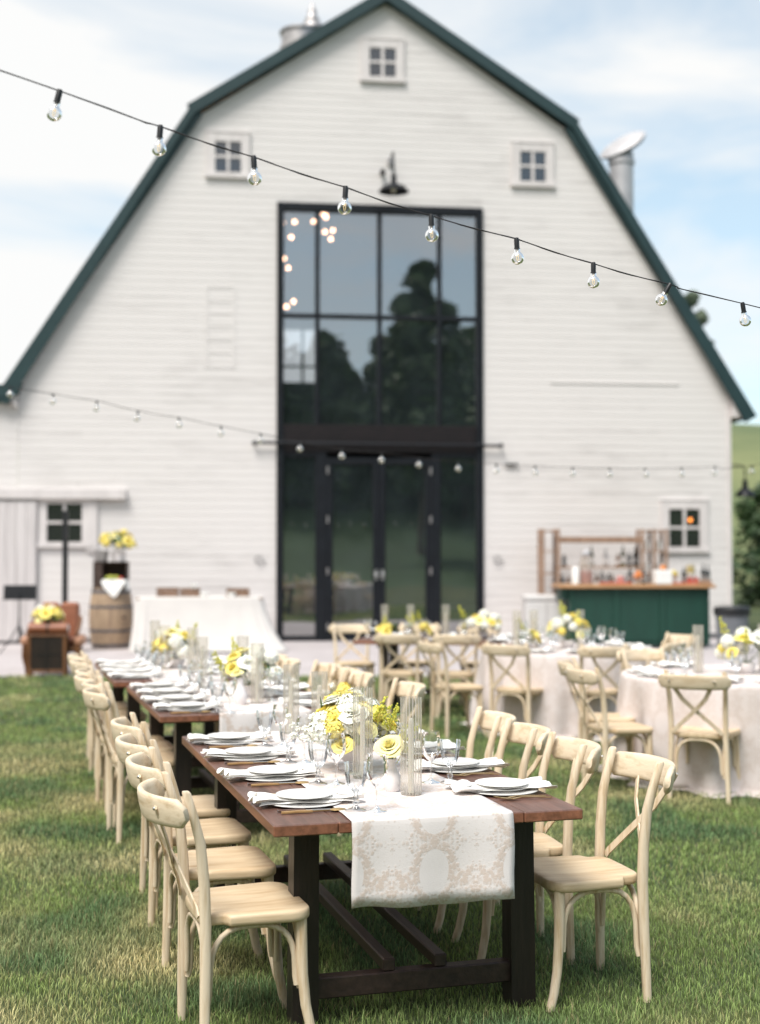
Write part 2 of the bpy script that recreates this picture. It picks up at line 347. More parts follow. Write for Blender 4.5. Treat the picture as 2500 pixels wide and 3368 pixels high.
def damask_mat(name, ground, motif, tile=(.30,.42), strength=1.0):
    """woven floral damask: mirrored tiles, wreath medallions, leafy sprays"""
    m, N, L, P = nodes(name); P.inputs['Roughness'].default_value=.85; P.inputs['Specular IOR Level'].default_value=.2
    tc = N.new('ShaderNodeTexCoord'); sp = N.new('ShaderNodeSeparateXYZ'); L.new(tc.outputs['UV'], sp.inputs[0])
    def math_(op, a, b=None, c=None):
        n = N.new('ShaderNodeMath'); n.operation = op
        for i, q in enumerate((a,b,c)):
            if q is None: continue
            if isinstance(q,(int,float)): n.inputs[i].default_value = q
            else: L.new(q, n.inputs[i])
        return n.outputs[0]
    px = math_('PINGPONG', sp.outputs['X'], tile[0]/2)
    row = math_('FLOOR', math_('DIVIDE', sp.outputs['Y'], tile[1]))
    py = math_('PINGPONG', sp.outputs['Y'], tile[1]/2)
    cb = N.new('ShaderNodeCombineXYZ'); L.new(px, cb.inputs[0]); L.new(py, cb.inputs[1])
    vo = N.new('ShaderNodeTexVoronoi'); vo.feature='F1'; vo.inputs['Scale'].default_value=75
    nz = N.new('ShaderNodeTexNoise'); nz.inputs['Scale'].default_value=22; nz.inputs['Detail'].default_value=4; L.new(cb.outputs[0], nz.inputs['Vector'])
    mxv = N.new('ShaderNodeVectorMath'); mxv.operation='MULTIPLY_ADD'; mxv.inputs[1].default_value=(.02,.02,.02); L.new(nz.outputs['Color'], mxv.inputs[0]); L.new(cb.outputs[0], mxv.inputs[2])
    L.new(mxv.outputs[0], vo.inputs['Vector'])
    n2 = N.new('ShaderNodeTexNoise'); n2.inputs['Scale'].default_value=9; n2.inputs['Detail'].default_value=3; L.new(cb.outputs[0], n2.inputs['Vector'])
    # wreath about (0, tile_y/4)
    ex = math_('DIVIDE', px, .075); ey = math_('DIVIDE', math_('SUBTRACT', py, tile[1]*.26), .105)
    rad = math_('SQRT', math_('ADD', math_('MULTIPLY', ex, ex), math_('MULTIPLY', ey, ey)))
    ring = math_('SUBTRACT', 1.0, math_('MULTIPLY', math_('ABSOLUTE', math_('SUBTRACT', rad, .95)), 3.2))
    inside = math_('LESS_THAN', rad, .72)
    spray = math_('MINIMUM', math_('SUBTRACT', math_('MULTIPLY', n2.outputs['Fac'], 5.5), 2.2), .8)
    dens = math_('MAXIMUM', ring, spray)
    dens = math_('SUBTRACT', dens, math_('MULTIPLY', inside, 2.0))
    leaf = math_('SUBTRACT', .62, math_('MULTIPLY', vo.outputs['Distance'], 1.15))
    fine = math_('MULTIPLY', nz.outputs['Fac'], .9)
    v2=N.new('ShaderNodeTexVoronoi'); v2.feature='DISTANCE_TO_EDGE'; v2.inputs['Scale'].default_value=110; L.new(mxv.outputs[0],v2.inputs['Vector']); cut=math_('MULTIPLY', math_('LESS_THAN', v2.outputs['Distance'], .07), .30); leaf=math_('SUBTRACT', leaf, cut)
    val = math_('ADD', math_('MULTIPLY', math_('MINIMUM', dens, 1.0), .75), math_('SUBTRACT', math_('ADD', leaf, fine), .49))
    cl = N.new('ShaderNodeMapRange'); cl.inputs['From Min'].default_value=.02; cl.inputs['From Max'].default_value=.55; L.new(val, cl.inputs['Value'])
    mu = math_('MULTIPLY', cl.outputs[0], strength)
    mx = N.new('ShaderNodeMix'); mx.data_type='RGBA'; mx.inputs['A'].default_value=(*ground,1); mx.inputs['B'].default_value=(*motif,1); L.new(mu, mx.inputs['Factor'])
    L.new(mx.outputs['Result'], P.inputs['Base Color'])
    wv = N.new('ShaderNodeTexNoise'); wv.inputs['Scale'].default_value=420; L.new(tc.outputs['UV'], wv.inputs['Vector'])
    hh = math_('ADD', wv.outputs['Fac'], math_('MULTIPLY', mu, .8))
    b = N.new('ShaderNodeBump'); b.inputs['Strength'].default_value=.35; b.inputs['Distance'].default_value=.003; L.new(hh, b.inputs['Height']); L.new(b.outputs[0], P.inputs['Normal'])
    return m
M['runner'] = damask_mat('damask_runner', (.77,.715,.70), (.655,.55,.49))
M['roundcloth'] = damask_mat('damask_round_cloth', (.68,.615,.60), (.60,.52,.49), (.5,.7), .8)

# ------------------------------------------------------------------ camera, light, sky
cam = bpy.data.cameras.new('camera'); co = bpy.data.objects.new('camera', cam); col.objects.link(co)
co.location = (0,0,1.65); co.rotation_euler = (R(90+1.8763),0,0)
cam.sensor_fit = 'VERTICAL'; cam.sensor_height = 56; cam.sensor_width = 41.57; cam.lens = 72.956
cam.clip_start = .1; cam.clip_end = 3000
cam.dof.use_dof = True; cam.dof.focus_distance = 4.95; cam.dof.aperture_fstop = 2.6
scene.camera = co
SUN_EL, SUN_AZ = 58, 210            # compass bearing of the sun: behind the camera, a little to one side
sun = bpy.data.lights.new('sun', 'SUN'); so = bpy.data.objects.new('sun', sun); col.objects.link(so)
sun.energy = 4.5; sun.angle = R(26); sun.color = (1,.965,.91)
d = Vector((math.sin(R(SUN_AZ))*math.cos(R(SUN_EL)), math.cos(R(SUN_AZ))*math.cos(R(SUN_EL)), math.sin(R(SUN_EL))))
so.rotation_euler = d.to_track_quat('Z','Y').to_euler()
w = bpy.data.worlds.new('World'); scene.world = w; w.use_nodes = True
N, L = w.node_tree.nodes, w.node_tree.links
bg = N['Background']; bg.inputs['Strength'].default_value = .172
sk = N.new('ShaderNodeTexSky'); sk.sky_type='NISHITA'; sk.sun_disc=False; sk.sun_elevation=R(SUN_EL); sk.sun_rotation=R(SUN_AZ)
tc = N.new('ShaderNodeTexCoord'); mp = N.new('ShaderNodeMapping'); mp.inputs['Scale'].default_value=(2.0,2.0,7.5); mp.inputs['Rotation'].default_value=(R(0),R(16),R(0)); mp.inputs['Location'].default_value=(3.1,.4,.7)
L.new(tc.outputs['Generated'], mp.inputs['Vector'])
nz = N.new('ShaderNodeTexNoise'); nz.inputs['Scale'].default_value=1.35; nz.inputs['Detail'].default_value=7; nz.inputs['Roughness'].default_value=.52; nz.inputs['Distortion'].default_value=.5
L.new(mp.outputs[0], nz.inputs['Vector'])
sx = N.new('ShaderNodeSeparateXYZ'); L.new(tc.outputs['Generated'], sx.inputs[0])
gx = N.new('ShaderNodeMath'); gx.operation='MULTIPLY_ADD'; gx.inputs[1].default_value=-.40; L.new(sx.outputs['X'], gx.inputs[0]); L.new(nz.outputs['Fac'], gx.inputs[2])
cr = N.new('ShaderNodeValToRGB'); e=cr.color_ramp.elements; e[0].position=.33; e[0].color=(.42,.42,.42,1); e[1].position=.55; e[1].color=(1,1,1,1)
L.new(gx.outputs[0], cr.inputs[0])
mx = N.new('ShaderNodeMix'); mx.data_type='RGBA'; mx.inputs['B'].default_value=(5.7,5.72,5.68,1)
L.new(cr.outputs[0], mx.inputs['Factor']); hs=N.new('ShaderNodeHueSaturation'); hs.inputs['Saturation'].default_value=1.15; hs.inputs['Hue'].default_value=.478; hs.inputs['Value'].default_value=1.15; L.new(sk.outputs[0], hs.inputs['Color']); L.new(hs.outputs[0], mx.inputs['A']); L.new(mx.outputs['Result'], bg.inputs['Color'])
scene.view_settings.view_transform='Standard'; scene.view_settings.look='None'; scene.view_settings.exposure=0
scene.cycles.use_denoising = True; scene.cycles.transparent_max_bounces = 40; scene.cycles.max_bounces = 8
scene.cycles.sample_clamp_indirect = 6; scene.cycles.sample_clamp_direct = 0; scene.cycles.caustics_reflective=False; scene.cycles.caustics_refractive=False

# ------------------------------------------------------------------ ground
rng = np.random.default_rng(3)
def lawn_mat():
    m, N, L, P = nodes('lawn_ground'); P.inputs['Roughness'].default_value=.9
    tc = N.new('ShaderNodeTexCoord')
    n1 = N.new('ShaderNodeTexNoise'); n1.inputs['Scale'].default_value=.9; n1.inputs['Detail'].default_value=8; L.new(tc.outputs['Object'], n1.inputs['Vector'])
    cr = N.new('ShaderNodeValToRGB'); e=cr.color_ramp.elements; e[0].position=.35; e[0].color=(.030,.052,.016,1); e[1].position=.65; e[1].color=(.085,.10,.032,1)
    L.new(n1.outputs['Fac'], cr.inputs[0]); L.new(cr.outputs[0], P.inputs['Base Color'])
    n2 = N.new('ShaderNodeTexNoise'); n2.inputs['Scale'].default_value=60; L.new(tc.outputs['Object'], n2.inputs['Vector'])
    b = N.new('ShaderNodeBump'); b.inputs['Strength'].default_value=.6; b.inputs['Distance'].default_value=.02; L.new(n2.outputs['Fac'], b.inputs['Height']); L.new(b.outputs[0], P.inputs['Normal'])
    return m
M['lawn'] = lawn_mat()
MB().add([(-900,-900,0),(900,-900,0),(900,1500,0),(-900,1500,0)], [(0,1,2,3)]).build('lawn_ground', M['lawn'], smooth=0)
tag(bpy.data.objects['lawn_ground'], kind='structure')
p = MB(); p.add([(-14,18.25,.004),(6.9,18.25,.004),(6.9,26.6,.004),(-14,25.6,.004)], [(0,1,2,3)])
tag(p.build('patio', M['patio'], smooth=0), kind='structure')
def hill(name, pts_fn, c1, c2, nx=40, ny=24):
    vs=[];fs=[]
    for j in range(ny+1):
        for i in range(nx+1): vs.append(pts_fn(i/nx, j/ny))
    for j in range(ny):
        for i in range(nx): a=j*(nx+1)+i; fs.append((a,a+1,a+nx+2,a+nx+1))
    m = mat(name+'_grass', c1, c2, .9, (.06,.06,.06), 7, .35, .62)
    return tag(MB().add(vs,fs).build(name, m, smooth=60), kind='structure')
def far_hill(a,b):
    x=-160+520*a; y=62+210*b
    h=16.5*(1-math.cos(min(1,b*2.1)*PI))/2*(.85+.25*math.sin(x*.02+1.2)+.05*math.sin(x*.11))*min(1,max(0,(x+150)/60))
    return (x,y,h-.02-.3*(b==0))
hill('hill', far_hill, (.185,.20,.085), (.095,.125,.048))
def rear_hill(a,b):
    x=-90+180*a; y=-16-75*b
    h=10.5*(1-math.cos(min(1,b*1.3)*PI))/2
    return (x,y,h-.02)
hill('hill', rear_hill, (.045,.090,.032), (.028,.055,.022))

# grass blades: nobody could count them, so one object
def make_grass():
    bands=[(3.7,6.5,10000,.0026,.034),(6.5,9.5,5200,.0036,.035),(9.5,13,2200,.0055,.040),(13,18.3,950,.008,.044)]
    P=[];W=[];H=[]
    for (y0,y1,dn,bw,bh) in bands:
        wmax=.36*y1+1.5; n=int((y1-y0)*2*wmax*dn)
        y=rng.uniform(y0,y1,n); x=rng.uniform(-wmax,wmax,n)
        k=np.abs(x)<.36*y+1.5
        x,y=x[k],y[k]; n=len(x)
        P.append(np.stack([x,y],1)); W.append(bw*rng.uniform(.7,1.3,n)); H.append(bh*rng.uniform(.55,1.25,n))
    P=np.concatenate(P);W=np.concatenate(W);H=np.concatenate(H);n=len(P)
    # value noise patches
    def vnoise(s,seed):
        g=np.random.default_rng(seed).uniform(0,1,(128,128)); q=P/s+40; i=np.floor(q).astype(int); f=q-i; f=f*f*(3-2*f)
        a=g[i[:,0]%128,i[:,1]%128];b=g[(i[:,0]+1)%128,i[:,1]%128];c=g[i[:,0]%128,(i[:,1]+1)%128];d_=g[(i[:,0]+1)%128,(i[:,1]+1)%128]
        return (a*(1-f[:,0])+b*f[:,0])*(1-f[:,1])+(c*(1-f[:,0])+d_*f[:,0])*f[:,1]
    big=.6*vnoise(.9,1)+.4*vnoise(.34,2); small=vnoise(.12,3); lump=vnoise(.42,5)
    dry=np.clip((big-.455)*3.2+.30*(small-.5)+.12*rng.normal(size=n),0,1)
    dark=np.clip((lump-.50)*4.2,0,1)*(1-.8*dry)
    g0=np.array([.285,.385,.12]); g1=np.array([.72,.635,.33]); g2=np.array([.085,.185,.095])
    colr=g0*(1-dry)[:,None]+g1*dry[:,None]; colr=colr*(1-.68*dark)[:,None]+g2*(.68*dark)[:,None]
    colr*=rng.uniform(.5,1.5,n)[:,None]
    straw=rng.uniform(size=n)<.09; colr[straw]=np.array([.50,.44,.22])*rng.uniform(.7,1.1,straw.sum())[:,None]
    H*=(1+.35*dark)
    tall=rng.uniform(size=n)<.009; H[tall]*=rng.uniform(1.5,2.3,tall.sum())
    th=rng.uniform(0,2*PI,n); lean=rng.uniform(.15,.95,n)
    dx,dy=np.cos(th),np.sin(th); lx,ly=-dy,dx
    # rings: base pair, mid pair, tip
    V=np.zeros((n,5,3)); t=[0,.55,1.0]
    for r,(tt,wf) in enumerate(((0,1),(.55,.8))):
        cx=P[:,0]+dx*H*lean*tt**2*.9; cy=P[:,1]+dy*H*lean*tt**2*.9; cz=H*tt*(1-.25*lean*tt)
        for s,sg in ((0,-1),(1,1)):
            V[:,r*2+s,0]=cx+lx*W*wf*sg*.5; V[:,r*2+s,1]=cy+ly*W*wf*sg*.5; V[:,r*2+s,2]=cz-(.004 if r==0 else 0)
    V[:,4,0]=P[:,0]+dx*H*lean*.9; V[:,4,1]=P[:,1]+dy*H*lean*.9; V[:,4,2]=H*(1-.25*lean)
    me=bpy.data.meshes.new('grass')
    me.vertices.add(n*5); me.vertices.foreach_set('co',V.reshape(-1).astype(np.float32))
    base=(np.arange(n)*5)[:,None]
    loops=np.concatenate([base+np.array([[0,1,3,2]]),base+np.array([[2,3,4]])],1).reshape(-1).astype(np.int32)
    me.loops.add(n*7); me.loops.foreach_set('vertex_index',loops)
    me.polygons.add(n*2)
    st=((np.arange(n)*7)[:,None]+np.array([[0,4]])).reshape(-1).astype(np.int32)
    me.polygons.foreach_set('loop_start',st)
    me.update(calc_edges=True)
    at=me.attributes.new('blade','FLOAT_COLOR','POINT')
    ca=np.ones((n,5,4),np.float32); sh=np.array([.40,.40,.92,.92,1.4])  # light painted along each blade, from shaded root to sunlit tip
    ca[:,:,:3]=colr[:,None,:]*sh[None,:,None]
    at.data.foreach_set('color',ca.reshape(-1))
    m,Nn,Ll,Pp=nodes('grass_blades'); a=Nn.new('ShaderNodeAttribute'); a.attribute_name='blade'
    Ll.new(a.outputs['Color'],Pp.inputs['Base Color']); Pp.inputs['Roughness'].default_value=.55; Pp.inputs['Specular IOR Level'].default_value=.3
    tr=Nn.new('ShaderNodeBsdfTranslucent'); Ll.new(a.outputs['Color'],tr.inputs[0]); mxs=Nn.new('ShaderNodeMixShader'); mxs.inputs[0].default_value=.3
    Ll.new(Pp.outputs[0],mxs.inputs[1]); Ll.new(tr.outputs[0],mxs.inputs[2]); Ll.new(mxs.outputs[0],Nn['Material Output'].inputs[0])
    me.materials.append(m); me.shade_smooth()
    return tag(ob('grass',me),'short mown lawn grass with dry straw patches','grass',kind='stuff')
make_grass()
# ================================================================== BARN
BO, BA = Vector((.1087,25.9208,0)), R(6.75)
MBARN = Matrix.Translation(BO) @ Matrix.Rotation(BA,4,'Z')
def BW(u,v,z): return MBARN @ Vector((u,v,z))
barn = thing('barn','tall white clapboard barn with dark green gambrel roof edge and black glazed entrance','barn',BO,BA)
DEPTH = 17.0
wall_prof = [(-6.97,0),(-6.97,4.95),(-3.66,10.12),(0,12.52),(3.66,10.12),(6.97,4.95),(6.97,0)]
def half(z):
    if z<=4.95: return 6.97
    if z<=10.12: return 6.97+(3.66-6.97)*(z-4.95)/(10.12-4.95)
    return max(0.0, 3.66*(12.52-z)/(12.52-10.12))
OPEN = [(-2.10,1.91,-1,8.48)]
def siding():
    m = MB(); hgt=.155; z=.10
    while z<12.5:
        z1=min(z+hgt,12.52); segs=[(-1,1)]
        zm=(z+z1)/2
        cuts=[o for o in OPEN if o[2]<zm<o[3]]
        def strip(a0,a1,b0,b1):    # lower left/right, upper left/right u
            if a1-a0<.01: return
            lap=.0062
            v=[(a0,-lap,z),(a1,-lap,z),(b1,-.002,z1+.004),(b0,-.002,z1+.004),(a0,.02,z),(a1,.02,z)]
            m.add(v,[(0,1,2,3),(0,4,5,1)])
        h0,h1=half(z),half(z1)
        if not cuts: strip(-h0,h0,-h1,h1)
        else:
            c=cuts[0]; strip(-h0,c[0],-h1,c[0]); strip(c[1],h0,c[1],h1)
        z+=hgt
    return m
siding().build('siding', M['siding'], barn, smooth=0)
# structural shell behind the boards
m=MB()
m.poly([(-6.95,0),(-6.95,4.93),(-3.65,10.10),(-2.13,11.09),(-2.13,0)],.03,.16)
m.poly([(1.94,0),(1.94,11.22),(3.65,10.10),(6.95,4.93),(6.95,0)],.03,.16)
m.poly([(-2.12,8.52),(-2.12,11.09),(0,12.48),(1.93,11.22),(1.93,8.52)],.031,.159)
m.box(6.80,6.96,.17,DEPTH-.01,0,4.9); m.box(-6.96,-6.80,.17,DEPTH-.01,0,4.9)
m.build('wall', M['interior'], barn, smooth=0)
m=MB()   # rear wall with two tall windows
m.box(-6.79,6.79,DEPTH-.15,DEPTH,0,4.915)
m.build('rear_wall', M['interior'], barn, smooth=0)
m=MB()
m.poly([(-6.85,4.92),(-3.70,10.14),(-1.25,11.74),(-1.25,4.92)],DEPTH-.15,DEPTH)
m.poly([(-.13,4.92),(-.13,12.44),(0,12.53),(3.70,10.14),(6.85,4.92)],DEPTH-.15,DEPTH)
m.box(-1.249,-.131,DEPTH-.149,DEPTH-.001,4.92,7.2); m.poly([(-1.249,8.9),(-1.249,11.72),(-.131,12.43),(-.131,8.9)],DEPTH-.149,DEPTH-.001); m.box(-.65,-.57,DEPTH-.148,DEPTH-.002,7.2,8.9)
m.box(-1.248,-.132,DEPTH-.10,DEPTH-.05,7.68,7.75)
m.build('rear_gable', M['interior'], barn, smooth=0)
m=MB(); m.box(-6.79,6.79,.17,DEPTH-.16,0.006,.05); m.build('floor', M['interior'], barn, smooth=0)
# foundation strip
m=MB(); m.box(-6.97,-2.13,-.035,.02,0,.10,.006); m.box(1.94,6.97,-.035,.02,0,.10,.006); m.build('foundation', mat('grey_concrete',(.16,.16,.17),(.10,.10,.11),.9,(3,3,3)), barn)
# corner board
m=MB(); m.box(6.90,6.985,-.03,.08,.10,4.9,.005); m.build('corner_board', M['trimwhite'], barn)
# gambrel roof: outer profile with a lip at the kinks and eaves
def roof_side(s, tipu, tipz):
    o=[(0,12.74),(s*3.80,10.30),(s*tipu,tipz)]; i=[(0,12.40),(s*3.62,10.08),(s*(tipu-.26),tipz-.10)]
    return o,i
for s,tu,tz in ((1,7.46,4.44),(-1,7.40,4.60)):
    r=MB(); F0=-.20
    r.poly([(0,12.72),(s*3.84,10.25),(s*3.80,10.16),(0,12.50)] if s>0 else [(0,12.50),(s*3.80,10.16),(s*3.84,10.25),(0,12.72)],F0+.06,DEPTH+.3)
    r.poly([(s*3.70,10.28),(s*tu,tz+.02),(s*(tu-.16),tz-.06),(s*3.58,10.12)],F0+.06,DEPTH+.3)
    r.build('roof', M['green_roof'], barn, smooth=0)
    f=MB()   # rake boards at the front edge
    f.poly([(0,12.76),(s*3.84,10.30),(s*3.71,10.13),(0,12.51)],F0,F0+.055)
    f.poly([(s*3.86,10.31),(s*3.83,10.20),(s*tu,tz),(s*(tu-.235),tz-.13),(s*3.711,10.129)],F0-.003,F0+.052)
    f.build('rake_board', M['green_roof'], barn, smooth=0)
    q=MB()   # boxed soffit under the eave
    q.poly([(s*6.985,4.88),(s*(tu-.24),tz-.02),(s*6.985,4.42)],-.14,DEPTH)
    q.build('soffit', M['trimwhite'], barn, smooth=0)
# lean-to at the open side
m=MB()
z=.1
while z<4.5:
    m.add([(-12.5,-.0062,z),(-6.975,-.0062,z),(-6.975,-.002,z+.174),(-12.5,-.002,z+.174),(-12.5,.02,z),(-6.975,.02,z)],[(0,1,2,3),(0,4,5,1)]); z+=.17
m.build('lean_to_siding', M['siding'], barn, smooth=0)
m=MB(); m.poly([(-6.9,4.88),(-12.6,4.45),(-12.6,4.22),(-7.0,4.64)],-.22,9); m.build('lean_to_roof', M['green_roof'], barn, smooth=0)

# windows
def window(u0,u1,z0,z1,tw,sill=True,lit=False):
    w_=MB(); d0,d1=-.055,-.012
    w_.box(u0-tw,u0,d0,d1,z0-.02,z1+tw,.006); w_.box(u1,u1+tw,d0,d1,z0-.02,z1+tw,.006)
    w_.box(u0+.001,u1-.001,d0+.002,d1,z1,z1+tw-.002,.006)
    w_.box(u0-tw-.025,u1+tw+.025,d0-.02,d1,z0-tw*.75,z0-.021,.008)
    w_.box(u0-tw-.01,u1+tw+.01,d0-.012,d1,z1+tw,z1+tw+.03,.006)
    fr=w_.build('window', M['trimwhite'], barn)
    g=MB(); um,zm=(u0+u1)/2,(z0+z1)/2
    g.box(um-.028,um+.028,-.048,-.02,z0,z1,.004); g.box(u0,um-.029,-.046,-.02,zm-.026,zm+.026,.004); g.box(um+.029,u1,-.046,-.02,zm-.026,zm+.026,.004)
    g.build('muntin', M['trimwhite'], fr)
    pn=MB(); pn.add([(u0,-.021,z0),(u1,-.021,z0),(u1,-.021,z1),(u0,-.021,z1)],[(0,1,2,3)])
    pn.build('pane', M['smallpane'], fr, smooth=0)
    return fr
window(-.319,.20,11.055,11.608,.17)
window(-3.314,-2.817,9.062,9.646,.17)
window(2.686,3.197,9.082,9.664,.17)
window(-6.432,-5.788,1.92,2.631,.16)
fw=window(5.683,6.314,1.834,2.576,.17)
MB().ball((6.12,-.03,2.36),.042,12,8).build('warm_light', M['orange_on'], fw)

# blocked window with faint battens, ledge board
m=MB()
m.box(-3.50,-3.44,-.015,-.006,5.25,6.86,.004); m.box(-2.97,-2.91,-.015,-.006,5.25,6.86,.004); m.box(-3.439,-2.971,-.014,-.006,6.80,6.86,.004); m.box(-3.439,-2.971,-.014,-.006,5.25,5.31,.004)
for k,zz in enumerate((5.55,5.80,6.08,6.32,6.55)): m.box(-3.439,-2.971,-.013,-.006,zz-.02,zz+.02,.004)
m.build('boarded_window', M['siding'], barn)
MB().box(3.27,5.91,-.022,-.006,5.06,5.10,.006).build('ledge_board', M['siding'], barn)
# hooks
for u in (-2.45,2.20):
    h=MB(); h.tube([(u+.07*math.cos(a),-.05,1.57+.07*math.sin(a)) for a in [R(20+30*k) for k in range(11)]],.009,6); h.tube([(u+.06,-.05,1.55),(u+.13,-.02,1.53)],.010,6)
    h.build('hitch_ring', M['hoop'], barn)
h=MB(); h.tube([(2.36,-.05,3.44),(2.62,-.05,3.44)],.022,8); h.box(2.46,2.52,-.05,-.01,3.43,3.45); h.build('rope_cleat', M['black'], barn)
h=MB(); h.tube([(-.07,-.02,9.13),(-.07,-.12,9.13)],.045,10); h.ball((-.07,-.13,9.13),.06,10,6); h.build('junction_box', M['black'], barn)

# entrance: black frame, mullions, doors
ent = ob('entrance', None, barn)
m=MB(); y0,y1=-.06,.12
m.box(-2.12,-1.985,y0,y1,0,8.505,.01); m.box(1.795,1.93,y0,y1,0,8.505,.01); m.box(-1.984,1.794,y0,y1,8.34,8.505,.01)
m.build('door_frame', M['barframe'], ent)
m=MB()
for u in (-1.334,-.119,1.065): m.box(u-.045,u+.045,-.02,.07,4.19,8.339,.006)
m.build('mullion', M['barframe'], ent)
m=MB()
for a,b in ((-1.984,-1.380),(-1.288,-.165),(-.073,1.019),(1.111,1.794)): m.box(a,b,-.018,.068,6.255,6.345,.006)
m.build('glazing_bar', M['barframe'], ent)
m=MB(); m.box(-1.984,1.794,-.045,.11,3.65,4.10,.01); m.box(-1.984,1.794,-.03,.10,4.101,4.189,.008); m.build('transom', mat('dark_brown_steel',(.013,.009,.010),(.008,.006,.007),.5,spec=.3), ent)
for a,b in ((-1.37,-1.15),(.905,1.085)): MB().box(a,b,-.03,.09,.012,3.649,.008).build('jamb', M['barframe'], ent)
for a,b,c in ((-1.149,-.128,1),(-.122,.904,-1)):
    m=MB(); m.box(a,a+.12,-.022,.05,.02,3.56,.006); m.box(b-.12,b,-.022,.05,.02,3.56,.006); m.box(a+.121,b-.121,-.021,.05,.02,.33,.006); m.box(a+.121,b-.121,-.021,.05,3.42,3.56,.006)
    dr=m.build('door', M['barframe'], ent)
    pn=MB(); pn.add([(a+.12,.015,.33),(b-.12,.015,.33),(b-.12,.015,3.42),(a+.12,.015,3.42)],[(0,1,2,3)]); pn.build('pane', M['pane'], dr, smooth=0)
    hx=b-.06 if c>0 else a+.06
    h=MB(); h.ball((hx,-.075,1.28),.035,10,8); h.tube([(hx,-.02,1.28),(hx,-.07,1.28)],.012,8); h.box(hx-.03,hx+.03,-.03,-.022,1.18,1.38,.003); h.build('door_handle', M['steel'], dr)
    for zz in (.28,1.35,2.35,3.3):
        ux=a+.02 if c>0 else b-.02
        MB().tube([(ux,-.035,zz-.07),(ux,-.035,zz+.07)],.018,8).build('hinge', M['galv'], dr)
for a,b in ((-1.984,-1.371),(1.086,1.794)):
    m=MB(); m.box(a,b,-.02,.05,.02,.11,.006); m.box(a,b,-.02,.05,3.56,3.648,.006); m.build('sidelight', M['barframe'], ent)
    pn=MB(); pn.add([(a,.016,.11),(b,.016,.11),(b,.016,3.56),(a,.016,3.56)],[(0,1,2,3)]); pn.build('side_pane', M['pane'], ent, smooth=0)
m=MB()
for (a,b) in ((-1.984,-1.379),(-1.289,-.164),(-.074,1.02),(1.11,1.794)):
    for (c,e_) in ((4.19,6.256),(6.344,8.34)):
        m2=MB(); m2.add([(a,.02,c),(b,.02,c),(b,.02,e_),(a,.02,e_)],[(0,1,2,3)]); m2.build('pane', M['pane'], ent, smooth=0)
# steel rod across the entrance
m=MB(); m.tube([(-2.57,-.11,3.82),(2.29,-.11,3.80)],.03,8)
for u in (-2.55,-2.0,1.86,2.27): m.tube([(u,-.11,3.81),(u,-.01,3.81)],.02,6); m.ball((u,-.12,3.81),.045,8,6)
m.build('track_rod', M['barframe'], barn)
# sliding plank door and its track
m=MB()
for k in range(9):
    a=-8.30+k*.187; m.box(a,a+.182,-.11,-.06,.06,2.68,.004)
sd=m.build('sliding_door', M['whitewood'], barn)
MB().box(-12,-4.96,-.15,-.012,2.715,2.915,.01).build('door_track', M['trimwhite'], barn)
# jamb boards beside the low window
for a,b in ((-6.605,-6.60),(-5.60,-5.50)): MB().box(a-.09,b,-.06,-.013,1.72,2.70,.004).build('door_post', M['trimwhite'], barn)

# roof ventilator on the upper slope
rv=ob('roof_ventilator', None, barn)
RVu,RVv=-1.53,2.0; zb=11.47
m=MB(); m.lathe([(.43,zb-.5),(.43,zb+.75),(.46,zb+.77),(.46,zb+.86),(.43,zb+.88),(.43,zb+1.12),(.47,zb+1.14),(.47,zb+1.18),(.001,zb+1.18)],24,Matrix.Translation((RVu,RVv,0))); m.build('drum', M['galv'], rv)
m=MB(); m.lathe([(.44,zb+1.181),(.30,zb+1.20),(.245,zb+1.25),(.215,zb+1.36),(.15,zb+1.43),(.16,zb+1.45),(.12,zb+1.52),(.085,zb+1.62),(.095,zb+1.64),(.05,zb+1.72),(.03,zb+1.80),(.004,zb+1.86)],20,Matrix.Translation((RVu+.22,RVv,0))); m.build('finial', M['galv'], rv)
m=MB(); m.box(RVu-.45,RVu+.45,RVv-.45,RVv+.45,zb-.9,zb+.25,.02); m.build('base_collar', M['green_roof'], rv)
# stove pipe with a tilted cowl
ch=ob('chimney', None, barn); cu,cv=5.16,1.3
m=MB(); m.lathe([(.25,6.0),(.25,9.86),(.275,9.87),(.275,9.96),(.25,9.97),(.25,10.12)],20,Matrix.Translation((cu,cv,0))); m.build('pipe', M['palemetal'], ch)
m=MB()
for s in (-1,1): m.tube([(cu+s*.2,cv,10.08),(cu+s*.2,cv,10.28+s*.05)],.012,6)
m.build('cowl_bracket', M['black'], ch)
T_=Matrix.Translation((cu+.03,cv,10.30))@Matrix.Rotation(R(30),4,'X')@Matrix.Rotation(R(-33),4,'Y')
m=MB(); m.lathe([(.50,-.03),(.50,.01),(.40,.06),(.2,.10),(.02,.115)],20,T_@Matrix.Diagonal((1.05,.8,1,1))); m.build('cowl', M['palemetal'], ch)
m=MB(); m.lathe([(.48,-.07),(.48,-.032)],20,T_@Matrix.Diagonal((1.0,.8,1,1))); m.build('cowl_underside', M['black'], ch)

